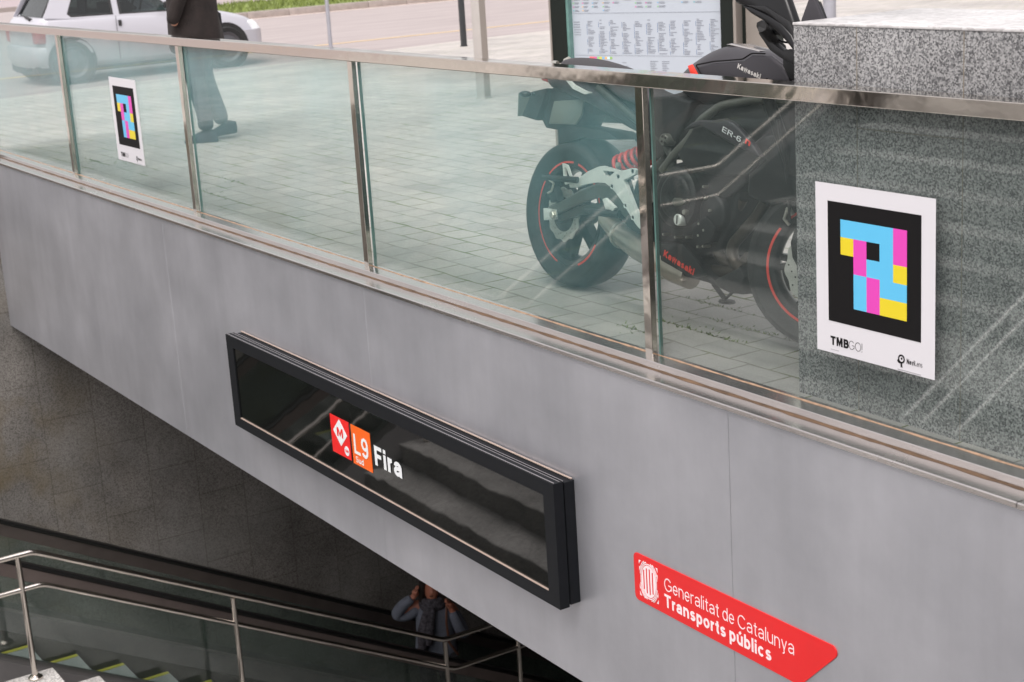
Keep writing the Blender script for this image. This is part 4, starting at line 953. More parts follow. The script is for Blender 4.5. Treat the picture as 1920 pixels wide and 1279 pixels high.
# l positive = her left (image right)
hb = [(0, 0, .92, .11), (0, 0, 1.10, .10), (0, 0, 1.28, .12), (.0, 0, 1.40, .055), (.01, 0, 1.45, .05), (.03, 0, 1.53, .075), (.02, 0, 1.62, .078), (.0, .09, .85, .08), (.02, .09, .48, .055), (0, .09, .06, .035), (0, -.09, .85, .08), (.02, -.09, .48, .055), (0, -.09, .06, .035),
      (0, .16, 1.34, .05), (.03, .27, 1.08, .04), (.10, .17, 1.34, .028), (.11, .15, 1.40, .03), (0, -.16, 1.36, .05), (.06, -.36, 1.28, .04), (.07, -.17, 1.46, .028), (.06, -.12, 1.52, .03)]
sw('body', hb, [(0, 1), (1, 2), (2, 3), (3, 4), (4, 5), (5, 6), (0, 7), (7, 8), (8, 9), (0, 10), (10, 11), (11, 12), (2, 13), (13, 14), (14, 15), (15, 16), (2, 17), (17, 18), (18, 19), (19, 20)], M['skin_warm'])
# head with features
mb = MB(); rg = []
for z, a, b2, f in ((1.425, .03, .028, .055), (1.435, .048, .042, .045), (1.46, .066, .058, .035), (1.50, .082, .068, .025), (1.54, .090, .073, .02), (1.58, .094, .075, .015), (1.62, .090, .073, .01), (1.66, .07, .06, .005), (1.68, .03, .03, 0)):
    rg.append([wp(f + x, y, z) for x, y, _ in ell((0, 0, 0), a, b2, 24)])
mb.loft(rg); mb.build('face', M['skin_warm'], wo, 80)
mb = MB(); mb.loft([[wp(.105 + d, y * w_, z) for y in (-1, 0, 1)] + [wp(.095, 0, z)] for z, d, w_ in ((1.56, .0, .008), (1.525, .012, .012), (1.51, .018, .016), (1.505, .004, .01))]); mb.build('nose', M['skin_warm'], wo, 80)
mb = MB(); mb.loft([[wp(.098 + x, y, 1.477 + z) for x, y, z in ((.0, -.024 * k, 0), (.012, 0, .009 * k), (0, .024 * k, 0), (.010, 0, -.010 * k))] for k in (.5, 1)]); mb.build('mouth', M['metro_red'] if False else M['strap'], wo, 80)
for s in (1, -1):
    mb = MB(); mb.tube([wp(.089, s * .022, 1.556), wp(.082, s * .044, 1.554)], .0065, 8); mb.tube([wp(.092, s * .018, 1.578), wp(.083, s * .048, 1.579)], .004, 6); mb.build('eye', M['hair'], wo)
mb = MB(); rg = []
for z, a, b2, f in ((1.34, .06, .10, -.05), (1.42, .075, .115, -.045), (1.50, .085, .112, -.035), (1.58, .098, .105, -.022), (1.64, .105, .098, -.005), (1.69, .09, .08, .0), (1.715, .04, .04, 0)):
    rg.append([wp(f + x, y, z) for x, y, _ in ell((0, 0, 0), a, b2, 24)])
mb.loft(rg)
for s_ in (1, -1): mb.tube([wp(.06, s_ * .035, 1.69), wp(.075, s_ * .070, 1.62), wp(.065, s_ * .085, 1.53), wp(.04, s_ * .095, 1.44), wp(.05, s_ * .09, 1.36)], [.03, .036, .034, .034, .02], 10)
mb.tube([wp(.06, -.075, 1.63), wp(.085, -.045, 1.64), wp(.095, .0, 1.648), wp(.085, .045, 1.64), wp(.06, .075, 1.63)], [.02, .024, .026, .024, .02], 8)
mb.build('hair', M['hair'], wo, 80)
mb = MB(); rg = []
for z, a, b2, f in ((.84, .14, .19, 0), (.87, .145, .20, 0), (.98, .135, .185, 0), (1.10, .125, .17, 0), (1.22, .12, .165, 0), (1.33, .11, .155, 0), (1.40, .09, .11, 0)):
    rg.append([wp(f + x + .006 * sin(k * 1.9 + z * 20), y + .004 * cos(k * 2.3), z) for k, (x, y, _) in enumerate(ell((0, 0, 0), a, b2, 26, 2.2))])
mb.loft(rg); mb.build('sweater', M['sweater'], wo, 60)
sw('sleeve', [(0, .13, 1.33, .062), (.03, .23, 1.18, .060), (.05, .265, 1.04, .066), (.10, .21, 1.20, .052), (.105, .175, 1.32, .045)], [(0, 1), (1, 2), (2, 3), (3, 4)], M['sweater'])
sw('sleeve', [(0, -.12, 1.34, .062), (.04, -.25, 1.26, .060), (.07, -.35, 1.29, .066), (.08, -.26, 1.40, .054), (.075, -.17, 1.46, .045)], [(0, 1), (1, 2), (2, 3), (3, 4)], M['sweater'])
def hand(f, l, z, s):
    h = sw('hand', [(f, l, z, .026), (f + .005, l - s * .01, z + .04, .032), (f + .004, l - s * .012, z + .065, .026)], [(0, 1), (1, 2)], M['skin_warm'])
    for k in range(4):
        u = (k - 1.5) * .016
        sw('finger', [(f + .01 + u, l - s * .014, z + .07, .0095), (f + .016 + u, l - s * .03, z + .095 - abs(u) * .3, .009), (f + .014 + u, l - s * .05, z + .088, .008)], [(0, 1), (1, 2)], M['skin_warm'], 1, h)
    sw('thumb', [(f + .03, l - s * .012, z + .025, .011), (f + .045, l - s * .025, z + .05, .010), (f + .042, l - s * .038, z + .07, .009)], [(0, 1), (1, 2)], M['skin_warm'], 1, h)
hand(.115, .165, 1.35, 1); hand(.075, -.155, 1.475, -1)
mb = MB()
for k in range(3):
    rgs = []
    for t in range(25):
        a = 2 * pi * t / 24; rgs.append(wp(.03 + (.085 - .01 * k) * cos(a), (.10 - .01 * k) * sin(a), 1.375 + .028 * k - .02 * cos(a) + .008 * sin(3 * a + k)))
    mb.tube(rgs[:-1], .030, 10, closed=True)
for l0, l1, zb in ((-.03, -.10, .98), (.0, -.045, 1.05)):
    mb.tube([wp(.13, l0, 1.38), wp(.175, (l0 + l1) / 2, 1.28), wp(.18, l1, 1.15), wp(.175, l1 - .01, zb)], [.04, .045, .05, .042], 10)
mb.build('scarf', M['scarf'], wo, 80)
mb = MB(); mb.tube([wp(.11, .13, 1.38), wp(.16, .12, 1.25), wp(.17, .13, 1.05), wp(.12, .20, .9)], .012, 6); mb.build('bag_strap', M['strap'], wo)
sw('trousers', [(0, 0, .90, .14), (0, .09, .82, .10), (.02, .09, .48, .075), (0, .09, .10, .06), (0, -.09, .82, .10), (.02, -.09, .48, .075), (0, -.09, .10, .06)], [(0, 1), (1, 2), (2, 3), (0, 4), (4, 5), (5, 6)], M['trousers'])
for s in (1, -1):
    mb = MB(); mb.loft([[wp(f, s * .09 + y * w_, z * h + .03) for y, z in ((-1, 0), (-1, .6), (0, 1), (1, .6), (1, 0))] for f, w_, h in ((-.07, .03, .07), (0, .038, .085), (.10, .042, .05), (.17, .03, .03))]); mb.build('shoe', M['trousers'], wo, 60)

# ================================================================ motorcycle (local: x forward, y left, z up)
bk = empty('motorcycle', (5.50, .42, 0)); tag(bk, 'black and grey motorcycle with red shock spring parked behind the glass', 'motorcycle')
ps, ln = radians(1.5), radians(7)
hx = Vector((cos(ps), sin(ps), 0)); l0 = Vector((-sin(ps), cos(ps), 0)); hz = l0 * sin(ln) + Vector((0, 0, 1)) * cos(ln); hy = l0 * cos(ln) - Vector((0, 0, 1)) * sin(ln)
mm = Matrix.Identity(4)
for i in range(3): mm[i][0] = hx[i]; mm[i][1] = hy[i]; mm[i][2] = hz[i]
mm.translation = Vector((5.50, .42, 0)); bk.matrix_world = mm

def make_wheel(name, R, wd, rr_, loc, steer, disc_r, disc_y, spokes, ang0):
    # tyre as the wheel mesh's child; rim carries the spokes
    mb = MB(); h = wd / 2
    mb.lathe([(rr_ - .028, -h * .62), (rr_ - .006, -h * .70), (rr_, -h * .66), (rr_ - .012, -h * .55), (rr_ - .03, -h * .3), (rr_ - .03, h * .3), (rr_ - .012, h * .55), (rr_, h * .66), (rr_ - .006, h * .70), (rr_ - .028, h * .62), (rr_ - .042, h * .3), (rr_ - .042, -h * .3), (rr_ - .028, -h * .62)], 64)
    for k in range(spokes):
        a = ang0 + 2 * pi * k / spokes
        for da in (-.10, .10):
            p0 = Vector((.05 * cos(a), 0, .05 * sin(a))); p1 = Vector(((rr_ - .035) * cos(a + da), 0, (rr_ - .035) * sin(a + da))); d = (p1 - p0).normalized(); n_ = Vector((-d.z, 0, d.x))
            w0, w1 = .018, .011
            mb.loft([[p0 + n_ * w0 + Vector((0, -.03, 0)), p0 - n_ * w0 + Vector((0, -.03, 0)), p0 - n_ * w0 + Vector((0, .03, 0)), p0 + n_ * w0 + Vector((0, .03, 0))],
                     [p1 + n_ * w1 + Vector((0, -.014, 0)), p1 - n_ * w1 + Vector((0, -.014, 0)), p1 - n_ * w1 + Vector((0, .014, 0)), p1 + n_ * w1 + Vector((0, .014, 0))]])
    mb.lathe([(.018, -.075), (.045, -.07), (.055, -.03), (.055, .03), (.045, .07), (.018, .075)], 24)
    w_ = mb.build(name, M['gloss_black'], bk, 40); w_.location = loc; w_.rotation_euler = (0, 0, steer)
    mb = MB()
    mb.lathe([(rr_ - .004, -h * .66), (rr_ + .012, -h * .82), (rr_ + .045, -h * .98), (R - .030, -h * 1.0), (R - .016, -h * .86), (R - .006, -h * .55), (R, 0), (R - .006, h * .55), (R - .016, h * .86), (R - .030, h * 1.0), (rr_ + .045, h * .98), (rr_ + .012, h * .82), (rr_ - .004, h * .66)], 96)
    ty = mb.build('tyre', M['rubber'], w_, 50)
    gm = MB()
    for k in range(34):
        a = 2 * pi * k / 34
        for s in (1, -1):
            pr = []
            for t in range(6):
                u = t / 5; yy = s * h * (.15 + .72 * u); e_ = (yy / h); rad = R - .0005 - .016 * abs(e_) ** 3.2 / .7 + .0012; aa = a + .30 * u * u + (.09 if s > 0 else 0)
                pr.append((rad, yy, aa))
            L1 = [(r_ * cos(q), y_, r_ * sin(q)) for r_, y_, q in pr]; L2 = [(r_ * cos(q + .013), y_, r_ * sin(q + .013)) for r_, y_, q in pr]
            for i in range(5): gm.poly([L1[i], L1[i + 1], L2[i + 1], L2[i]])
    gm.build('tread_groove', M['ink'], ty, 30, recalc=False)
    mb = MB(); yside = -h * .705 - .0012
    for a0, a1 in ((-1.2, -.5), (.2, 1.35), (1.5, 2.35), (2.55, 4.4)): mb.lathe([(rr_ - .008, yside), (rr_ + .001, yside + .001)], 28, 'y', (0, 0, 0), a0, a1)
    mb.build('rim_stripe', M['tape_red'], w_)
    # wave disc with holes
    N = 120; o = [((disc_r + .004 * sin(12 * 2 * pi * k / N)) * cos(2 * pi * k / N), (disc_r + .004 * sin(12 * 2 * pi * k / N)) * sin(2 * pi * k / N)) for k in range(N)]
    i_ = circ(0, 0, disc_r - .040, 60); hs_ = [i_]
    for k in range(36):
        a = 2 * pi * k / 36; rad = disc_r - (.011, .021, .030)[k % 3]; hs_.append(circ(rad * cos(a), rad * sin(a), .0036, 8))
    me = plate(o, hs_, .0045, lambda u, v, w: (u, disc_y + w, v)); link('brake_disc', me, M['disc'], w_, 30)
    mb = MB(); mb.lathe([(.02, disc_y - .004), (disc_r - .048, disc_y - .003), (disc_r - .038, disc_y), (disc_r - .048, disc_y + .003)], 30); mb.build('disc_carrier', M['engine'], w_)
    return w_
rw = make_wheel('rear_wheel', .312, .165, .223, (-.10, 0, .312), 0, .112, -.085, 6, .25)
fw = make_wheel('front_wheel', .300, .122, .223, (1.38, 0, .300), radians(35), .150, -.072, 6, .0)

def pr(name, pts, y0, y1, m, bev=.006, par=None, seg=2): return MB().prism(pts, y0, y1, 'y', bev, seg).build(name, m, par or bk, 40)
BL = None
# rear running gear
mb = MB(); P = lambda *a: a
mb.loft([[(x, y, z - h_), (x, y, z + h_), (x, y + .03, z + h_), (x, y + .03, z - h_)] for x, y, z, h_ in ((-.17, -.125, .318, .022), (-.06, -.13, .352, .026), (.06, -.13, .405, .030), (.18, -.13, .445, .030), (.27, -.12, .43, .04), (.36, -.11, .38, .04))])
sa = mb.build('swingarm', M['frame_light'], bk, 50); md = sa.modifiers.new('b', 'BEVEL'); md.width = .01; md.segments = 2
mb = MB(); mb.loft([[(x, y, z - h_), (x, y, z + h_), (x, y + .03, z + h_), (x, y + .03, z - h_)] for x, y, z, h_ in ((-.10, -.115, .295, .016), (.05, -.12, .345, .018), (.20, -.12, .375, .02), (.32, -.11, .36, .02))]); mb.tube([(-.14, .125, .31), (.34, .11, .38)], .026, 12)
mb.build('swingarm_brace', M['frame_tube'], bk, 50)
pr('axle_block', [(-0.163, 0.333), (-0.093, 0.334), (-0.083, 0.295), (-0.155, 0.282)], -.15, -.125, M['silver_part'], .004)
mb = MB(); c_ = (-0.081, 0.316); mb.lathe([(0, -.012), (.012, -.012), (.016, -.008), (.016, 0), (.026, .002)], 6, 'y', (c_[0], -.155, c_[1])); mb.build('axle_nut', M['bolt'], bk, 20)
pr('brake_caliper', [(-0.144, 0.421), (-0.113, 0.429), (-0.089, 0.404), (-0.078, 0.37), (-0.124, 0.36), (-0.145, 0.385)], -.14, -.10, M['engine'], .006)
mb = MB(); q = [(-0.164, 0.466), (-0.101, 0.444), (-0.113, 0.411), (-0.14, 0.399)]; mb.tube([(a, -.145, b) for a, b in q], .005, 8); mb.build('bleed_nipple', M['bolt'], bk)
# red spring
mb = MB(); A0 = Vector((0.185, -.03, 0.539)); A1 = Vector((0.517, -.03, 0.66)); ax = (A1 - A0).normalized(); sd_ = Vector((0, 1, 0)); s2_ = ax.cross(sd_).normalized(); sp = []
for k in range(6 * 14): t = k / 14; sp.append(A0 + ax * (t * .040) + (sd_ * cos(t * 2 * pi) + s2_ * sin(t * 2 * pi)) * .040)
mb.tube(sp, .0085, 8); sh = mb.build('shock_spring', M['spring_red'], bk, 60)
mb = MB(); mb.tube([A0 - ax * .05, A1], .018, 12); mb.tube([A0 - ax * .015, A0 - ax * .005], .045, 16); mb.build('damper', M['engine'], bk)
mb = MB(); q = (0.277, 0.551); mb.lathe([(0, -.012), (.014, -.01), (.016, 0)], 6, 'y', (q[0], -.10, q[1])); mb.build('shock_bolt', M['bolt'], bk)
# silver footrest hanger
hg = [(0.06, 0.456), (0.123, 0.488), (0.185, 0.522), (0.253, 0.547), (0.274, 0.551), (0.398, 0.542), (0.463, 0.56), (0.487, 0.556), (0.485, 0.538), (0.414, 0.508), (0.437, 0.481), (0.489, 0.412), (0.544, 0.346), (0.532, 0.332), (0.505, 0.347), (0.429, 0.412), (0.372, 0.454), (0.343, 0.472), (0.3, 0.486), (0.238, 0.482), (0.161, 0.466), (0.101, 0.447), (0.068, 0.444)]
ho = [[(0.282, 0.533), (0.358, 0.536), (0.325, 0.514), (0.294, 0.517)]]
for cpx in [(0.342, 0.476), (0.433, 0.41), (0.483, 0.37), (0.38, 0.519), (0.467, 0.548)]: ho.append(circ(cpx[0], cpx[1], .0095, 12))
me = plate(hg, ho, .018, lambda u, v, w: (u, -.175 + w, v)); fh = link('footrest_hanger', me, M['silver_part'], bk, 30); md = fh.modifiers.new('b', 'BEVEL'); md.width = .003; md.segments = 2; md.limit_method = 'ANGLE'
mb = MB()
for cpx in ho[1:]:
    cx_ = sum(p[0] for p in cpx) / len(cpx); cz_ = sum(p[1] for p in cpx) / len(cpx); mb.lathe([(0, -.008), (.007, -.008), (.0085, -.004), (.0085, .008)], 6, 'y', (cx_, -.175, cz_))
mb.build('hanger_bolt', M['engine'], fh)
me = plate([(0.029, 0.54), (0.062, 0.535), (0.108, 0.468), (0.054, 0.456), (0.04, 0.489)], [[(0.045, 0.529), (0.06, 0.521), (0.089, 0.481), (0.06, 0.474), (0.051, 0.499)]], .010, lambda u, v, w: (u, -.195 + w, v)); link('footpeg_loop', me, M['silver_part'], bk, 30)
mb = MB(); q = [(-0.007, 0.481), (0.138, 0.482)]; mb.tube([(q[0][0], -.27, q[0][1]), (q[1][0], -.20, q[1][1])], [.010, .014], 10); mb.build('rear_footpeg', M['black'], bk)
pr('heel_plate', [(0.32, 0.424), (0.337, 0.432), (0.404, 0.401), (0.389, 0.385), (0.368, 0.387), (0.356, 0.371), (0.34, 0.392)], -.21, -.195, M['silver_part'], .002)
mb = MB(); q = [(0.263, 0.371), (0.408, 0.375)]; mb.tube([(q[0][0], -.25, q[0][1]), (q[1][0], -.19, q[1][1])], [.013, .017], 10); mb.build('front_footpeg', M['black'], bk)
# muffler and belly
mb = MB(); qs = [(0.232, 0.335), (0.341, 0.284), (0.452, 0.252), (0.57, 0.226), (0.685, 0.194), (0.781, 0.178)]
mb.loft([[(x, -.125 + .055 * cos(t * pi / 10) * k, z + .052 * sin(t * pi / 10) * k) for t in range(20)] for (x, z), k in zip(qs, (.62, .88, 1.0, 1.05, 1.0, .9))]); mu = mb.build('muffler', M['exhaust'], bk, 60)
mb = MB(); q = [(0.31, 0.345), (0.294, 0.287)]; mb.loft([[(x, -.125 + .058 * cos(t * pi / 10) * k, z + .055 * sin(t * pi / 10) * k) for t in range(20)] for (x, z), k in zip([(qs[1][0] - .006, qs[1][1]), (qs[1][0] + .006, qs[1][1] - .004)], (.93, .95))]); mb.build('band', M['bolt'], mu, 60)
pr('belly_pan', [(0.618, 0.295), (0.765, 0.306), (0.821, 0.269), (0.91, 0.214), (0.956, 0.197), (1.085, 0.262), (1.111, 0.228), (1.098, 0.163), (1.039, 0.158), (0.914, 0.178), (0.745, 0.183), (0.633, 0.198)], -.165, .12, M['black'], .012)
pr('belly_panel', [(0.653, 0.288), (0.782, 0.307), (0.933, 0.21), (0.846, 0.185), (0.658, 0.227)], -.176, -.166, M['engine'], .003)
text('lettering', 'Kawasaki', M['tape_red'], bk, (0.673, -.1765, 0.246), (.965, 0, -.262), (.262, 0, .965), .026, .185, w=.2)
# engine block with covers
pr('engine_block', [(.36, .33), (.44, .26), (.80, .24), (.93, .30), (1.0, .44), (1.04, .60), (.90, .66), (.74, .62), (.60, .58), (.42, .52)], -.13, .14, M['engine'], .02, None, 3)
def disc(name, px, rx, y0, y1, m, par=None, n=28):
    mb = MB(); mb.lathe([(0, y0 - .004), (rx * .82, y0 - .004), (rx * .93, y0), (rx, y0 + .008), (rx, y1)], n, 'y', (px[0], 0, px[1])); return mb.build(name, m, par or bk, 40)
disc('clutch_cover', (0.726, 0.475), .115, -.185, -.12, M['engine'])
disc('clutch_ring', (0.738, 0.477), .085, -.197, -.18, M['engine'])
oc = disc('oil_cap', (0.773, 0.397), .024, -.200, -.17, M['silver_part'])
mb = MB(); q = (0.773, 0.397); mb.box(q[0] - .0022, q[0] + .0022, -.2062, -.203, q[1] - .016, q[1] + .016); mb.build('slot', M['ink'], oc)
disc('timing_cap', (0.807, 0.429), .011, -.200, -.17, M['bolt'])
pr('filler_cap', [(0.736, 0.458), (0.75, 0.476), (0.793, 0.479), (0.815, 0.465), (0.795, 0.451), (0.753, 0.446)], -.208, -.18, M['frame_light'], .004)
disc('alternator_cover', (0.912, 0.436), .07, -.16, -.10, M['engine'])
mb = MB()
for px in [(0.728, 0.324), (0.792, 0.332), (0.857, 0.347), (0.885, 0.37), (0.658, 0.326), (0.911, 0.446), (0.831, 0.466), (0.87, 0.529), (0.883, 0.488), (0.858, 0.305), (0.888, 0.311), (0.856, 0.39)]: mb.lathe([(0, -.007), (.005, -.007), (.006, -.003), (.006, .03)], 6, 'y', (px[0], -.165, px[1]))
mb.build('cover_bolt', M['bolt'], bk)
pr('crankcase_rib', [(0.815, 0.385), (0.887, 0.423), (0.949, 0.391), (0.925, 0.329), (0.859, 0.306), (0.82, 0.335)], -.17, -.12, M['engine'], .008)
pr('cylinder_head', [(0.74, 0.615), (0.858, 0.645), (1.045, 0.642), (1.068, 0.558), (0.988, 0.502), (0.873, 0.486), (0.779, 0.519)], -.15, .13, M['engine'], .015, None, 3)
# headers
def hd(name, px, yl, r_=.021):
    mb = MB(); pts = [Vector((a, yl, b)) for a, b in px]
    sm = []
    for i in range(len(pts) - 1):
        p0, p1, p2, p3 = pts[max(i - 1, 0)], pts[i], pts[i + 1], pts[min(i + 2, len(pts) - 1)]
        for k in range(6):
            t = k / 6; sm.append(.5 * ((2 * p1) + (-p0 + p2) * t + (2 * p0 - 5 * p1 + 4 * p2 - p3) * t * t + (-p0 + 3 * p1 - 3 * p2 + p3) * t ** 3))
    sm.append(pts[-1]); mb.tube(sm, r_, 14); mb.build(name, M['header'], bk, 60)
hd('exhaust_header', [(1.007, 0.499), (0.972, 0.448), (0.901, 0.393), (0.88, 0.339), (0.907, 0.274), (0.983, 0.245)], -.10, .022)
hd('exhaust_header', [(1.162, 0.505), (1.123, 0.449), (1.047, 0.373), (1.006, 0.325), (1.017, 0.271), (1.065, 0.249)], -.13, .022)
hd('exhaust_collector', [(1.072, 0.29), (1.02, 0.242), (0.906, 0.211), (0.785, 0.208)], -.10, .030)
mb = MB(); q = [(1.111, 0.283), (0.997, 0.259), (0.986, 0.308), (1.048, 0.323)]; mb.tube([(a, -.10, b) for a, b in q[:2]], .019, 12); mb.build('exhaust_joint', M['header'], bk)
# side stand
mb = MB(); q = [(0.747, 0.139), (0.811, 0.085)]; mb.tube([(q[0][0], .02, q[0][1]), (q[1][0], .03, q[1][1])], .010, 10); q = [(0.858, 0.124), (0.816, 0.096)]; mb.tube([(q[0][0], .02, q[0][1]), (q[1][0], .03, q[1][1])], .006, 8)
q = (0.818, 0.078); mb.lathe([(0, .012), (.030, .012), (.034, .004), (.030, 0), (0, 0)], 20, 'z', (q[0], .03, q[1] - .004)); mb.build('side_stand', M['engine'], bk)
# trellis frame
mb = MB()
for q in ([(0.589, 0.561), (0.652, 0.627), (0.733, 0.69), (0.793, 0.765), (0.899, 0.826), (1.093, 0.862), (1.293, 0.864)], [(0.678, 0.549), (0.774, 0.574), (0.891, 0.609), (1.059, 0.643)]): mb.tube(bend([(a, -.135, b) for a, b in q], .03), .017, 12)
mb.build('frame_tube', M['frame_light'], bk, 60)
mb = MB(); q = [(0.148, 0.851), (0.362, 0.759), (0.566, 0.677), (0.642, 0.606), (0.612, 0.523)]; mb.tube(bend([(a, -.125, b) for a, b in q], .03), .016, 12); q = [(0.589, 0.602), (0.498, 0.532), (0.539, 0.433)]; mb.tube([(a, -.125, b) for a, b in q], .02, 12)
mb.build('rear_frame', M['frame_tube'], bk, 60)
disc('pivot_cap', (0.618, 0.681), .024, -.162, -.12, M['frame_light'])
mb = MB(); c_ = (0.624, 0.682)
for k in range(4): mb.lathe([(0, -.003), (.004, -.003), (.005, .0)], 8, 'y', (c_[0] + .013 * cos(k * pi / 2 + .6), -.167, c_[1] + .013 * sin(k * pi / 2 + .6)))
mb.build('pivot_bolt', M['ink'], bk)
pr('side_cover', [(0.494, 0.838), (0.62, 0.845), (0.739, 0.832), (0.709, 0.761), (0.636, 0.67), (0.573, 0.6), (0.502, 0.594), (0.404, 0.664), (0.43, 0.743)], -.14, .11, M['engine'], .015, None, 3)
pr('air_box', [(0.605, 0.754), (0.746, 0.823), (1.006, 0.848), (1.225, 0.842), (1.247, 0.751), (1.13, 0.72), (1.027, 0.64), (0.825, 0.622), (0.674, 0.609)], -.115, .10, M['black'], .015)
# shroud with model lettering
sh_ = [(0.788, 0.729), (0.833, 0.76), (0.879, 0.773), (0.943, 0.775), (1.005, 0.787), (1.057, 0.773), (1.11, 0.742), (1.163, 0.705), (1.207, 0.668), (1.166, 0.673), (1.11, 0.686), (1.041, 0.703), (0.962, 0.727), (0.881, 0.748), (0.829, 0.74)]
pr('radiator_shroud', sh_, -.215, -.185, M['tank'], .008, None, 3)
pr('shroud_back', [(0.806, 0.739), (0.893, 0.752), (1.098, 0.699), (1.2, 0.656), (1.108, 0.591), (0.939, 0.575), (0.79, 0.581), (0.724, 0.634)], -.183, .17, M['engine'], .01)
text('lettering', 'ER-6', M['letter_white'], bk, (1.003, -.2162, 0.741), (.93, 0, -.30), (.30, 0, .93), .019, .105, w=.12)
text('lettering', 'n', M['tape_red'], bk, (1.126, -.2162, 0.709), (.93, 0, -.34), (.34, 0, .93), .024, .028, w=.2)
pr('radiator_cover', [(1.119, 0.709), (1.165, 0.738), (1.23, 0.754), (1.339, 0.766), (1.448, 0.766), (1.476, 0.501), (1.363, 0.539), (1.294, 0.521), (1.216, 0.499), (1.105, 0.519), (1.107, 0.629)], -.175, .16, M['gloss_black'], .015, None, 3)
# tank lofted along x
def tk(x, z0, z1, hw, sh=.55):
    zc = (z0 + z1) / 2; n = 28; r = []
    for k in range(n):
        t = 2 * pi * k / n; c, s = cos(t), sin(t); u = math.copysign(abs(c) ** .75, c) * hw; v = math.copysign(abs(s) ** .8, s) * (z1 - z0) / 2
        if v > 0: u *= 1 - .30 * (v / ((z1 - z0) / 2)) ** 2
        r.append((x, u, zc + v))
    return r
TP = [(0.588, 0.909), (0.604, 0.937), (0.632, 0.968), (0.705, 1.007), (0.777, 1.038), (0.849, 1.046), (0.95, 1.036), (1.03, 1.023), (1.099, 0.99), (1.145, 0.96), (1.185, 0.929)]
mb = MB(); mb.loft([tk(x, zl, z, hw) for (x, z), hw, zl in zip(TP, (.05, .09, .115, .14, .155, .165, .168, .165, .145, .12, .08), (.88, .86, .84, .82, .81, .81, .82, .84, .86, .87, .88))])
tn = mb.build('fuel_tank', M['tank'], bk, 60); md = tn.modifiers.new('s', 'SUBSURF'); md.levels = 1; md.render_levels = 2
pr('tank_side_panel', [(0.806, 0.932), (0.791, 0.962), (0.884, 0.979), (1.041, 0.993), (1.083, 1.015), (1.172, 1.014), (1.242, 0.98), (1.277, 0.942), (1.274, 0.917), (0.891, 0.902)], -.172, -.145, M['tank'], .012, tn, 3)
mb = MB(); q = [(0.824, 0.933), (0.788, 0.966), (0.887, 0.983), (1.038, 0.996), (1.083, 1.018), (1.151, 1.019)]; mb.tube(bend([(a, -.172, b) for a, b in q], .01), .0028, 6); mb.build('panel_gap', M['ink'], tn)
pr('tank_cap_plate', [(0.807, 1.044), (0.839, 1.049), (0.994, 1.027), (0.987, 1.021)], -.05, .05, M['steel_dull'], .003, tn)
text('lettering', 'Kawasaki', M['decal_grey'], tn, (1.016, -.1745, 0.964), (.965, 0, -.262), (.262, 0, .965), .018, .125, w=.2)
pr('red_decal', [(0.75, 0.961), (0.773, 0.968), (0.809, 0.931), (0.77, 0.931)], -.178, -.172, M['tape_red'], .001, tn)
# seat and tail
def bx(x, z0, z1, hw): return [(x, y * hw, z0 + (z1 - z0) * t) for y, t in ((-.75, 0), (-1, .35), (-.95, .75), (-.6, .97), (0, 1), (.6, .97), (.95, .75), (1, .35), (.75, 0))]
mb = MB(); mb.loft([bx(-.215, .915, .935, .04), bx(-.185, .90, .962, .09), bx(-.10, .885, .968, .115), (bx(.0, .875, .955, .125)), bx(.12, .86, .935, .13), bx(.20, .84, .905, .13), bx(.28, .80, .855, .135), bx(.42, .78, .835, .14), bx(.58, .79, .85, .12), bx(.68, .83, .90, .08)])
st_ = mb.build('seat', M['seat'], bk, 60); md = st_.modifiers.new('s', 'SUBSURF'); md.levels = 1; md.render_levels = 1
mb = MB(); mb.loft([bx(-.33, .855, .885, .04), bx(-.25, .82, .915, .10), bx(-.10, .80, .90, .125), bx(.08, .77, .87, .13), bx(.25, .71, .82, .13), bx(.42, .66, .79, .13), bx(.56, .64, .79, .12)])
tl = mb.build('tail_fairing', M['tank'], bk, 60); md = tl.modifiers.new('s', 'SUBSURF'); md.levels = 1; md.render_levels = 1
mb = MB(); q = [(-0.036, 0.874), (0.01, 0.848), (0.091, 0.829), (0.123, 0.831)]; mb.loft([[(a, -.150, b - .008 * k), (a, -.150, b + .008 * k), (a, -.135, b + .008 * k), (a, -.135, b - .008 * k)] for (a, b), k in zip(q, (.6, 1, .8, .3))]); mb.build('grab_handle', M['silver_part'], bk)
mb = MB(); mb.tube([(-.36, .03, .905), (-.33, .03, .925), (-.30, .03, .905)], .010, 8); mb.tube([(-.255, .0, .945), (-.235, .0, .953), (-.215, .0, .945)], .012, 8); mb.tube([(-.30,-.03,.935),(-.27,-.03,.935)], .010, 8); mb.build('luggage_hook', M['bolt'], bk)
pr('tail_lamp', [(-.35, .86), (-.31, .90), (-.27, .90), (-.29, .85)], -.06, .06, M['tail_lamp'], .008)
# rear mudguard, plate and indicators
pr('rear_mudguard', [(-0.248, 0.832), (-0.157, 0.852), (0.047, 0.793), (0.044, 0.739), (-0.023, 0.756), (-0.069, 0.685), (0.153, 0.677), (0.219, 0.65), (0.06, 0.637), (-0.014, 0.641), (-0.187, 0.596), (-0.196, 0.658), (-0.282, 0.661), (-0.32, 0.699), (-0.282, 0.774)], -.07, .07, M['black'], .008)
pr('plate_holder', [(-0.376, 0.803), (-0.352, 0.811), (-0.283, 0.824), (-0.244, 0.83), (-0.312, 0.691), (-0.42, 0.702), (-0.367, 0.788)], -.10, .10, M['black'], .004)
mb = MB(); mb.box(-.452, -.448, -.10, .10, .70, .80); pl_ = mb.build('number_plate', M['plate'], bk); pl_.rotation_euler.y = 0; 
pr('plate_bracket', [(-0.21, 0.778), (-0.004, 0.798), (-0.01, 0.735), (-0.051, 0.691), (-0.241, 0.682)], -.085, -.075, M['plate'], .004)
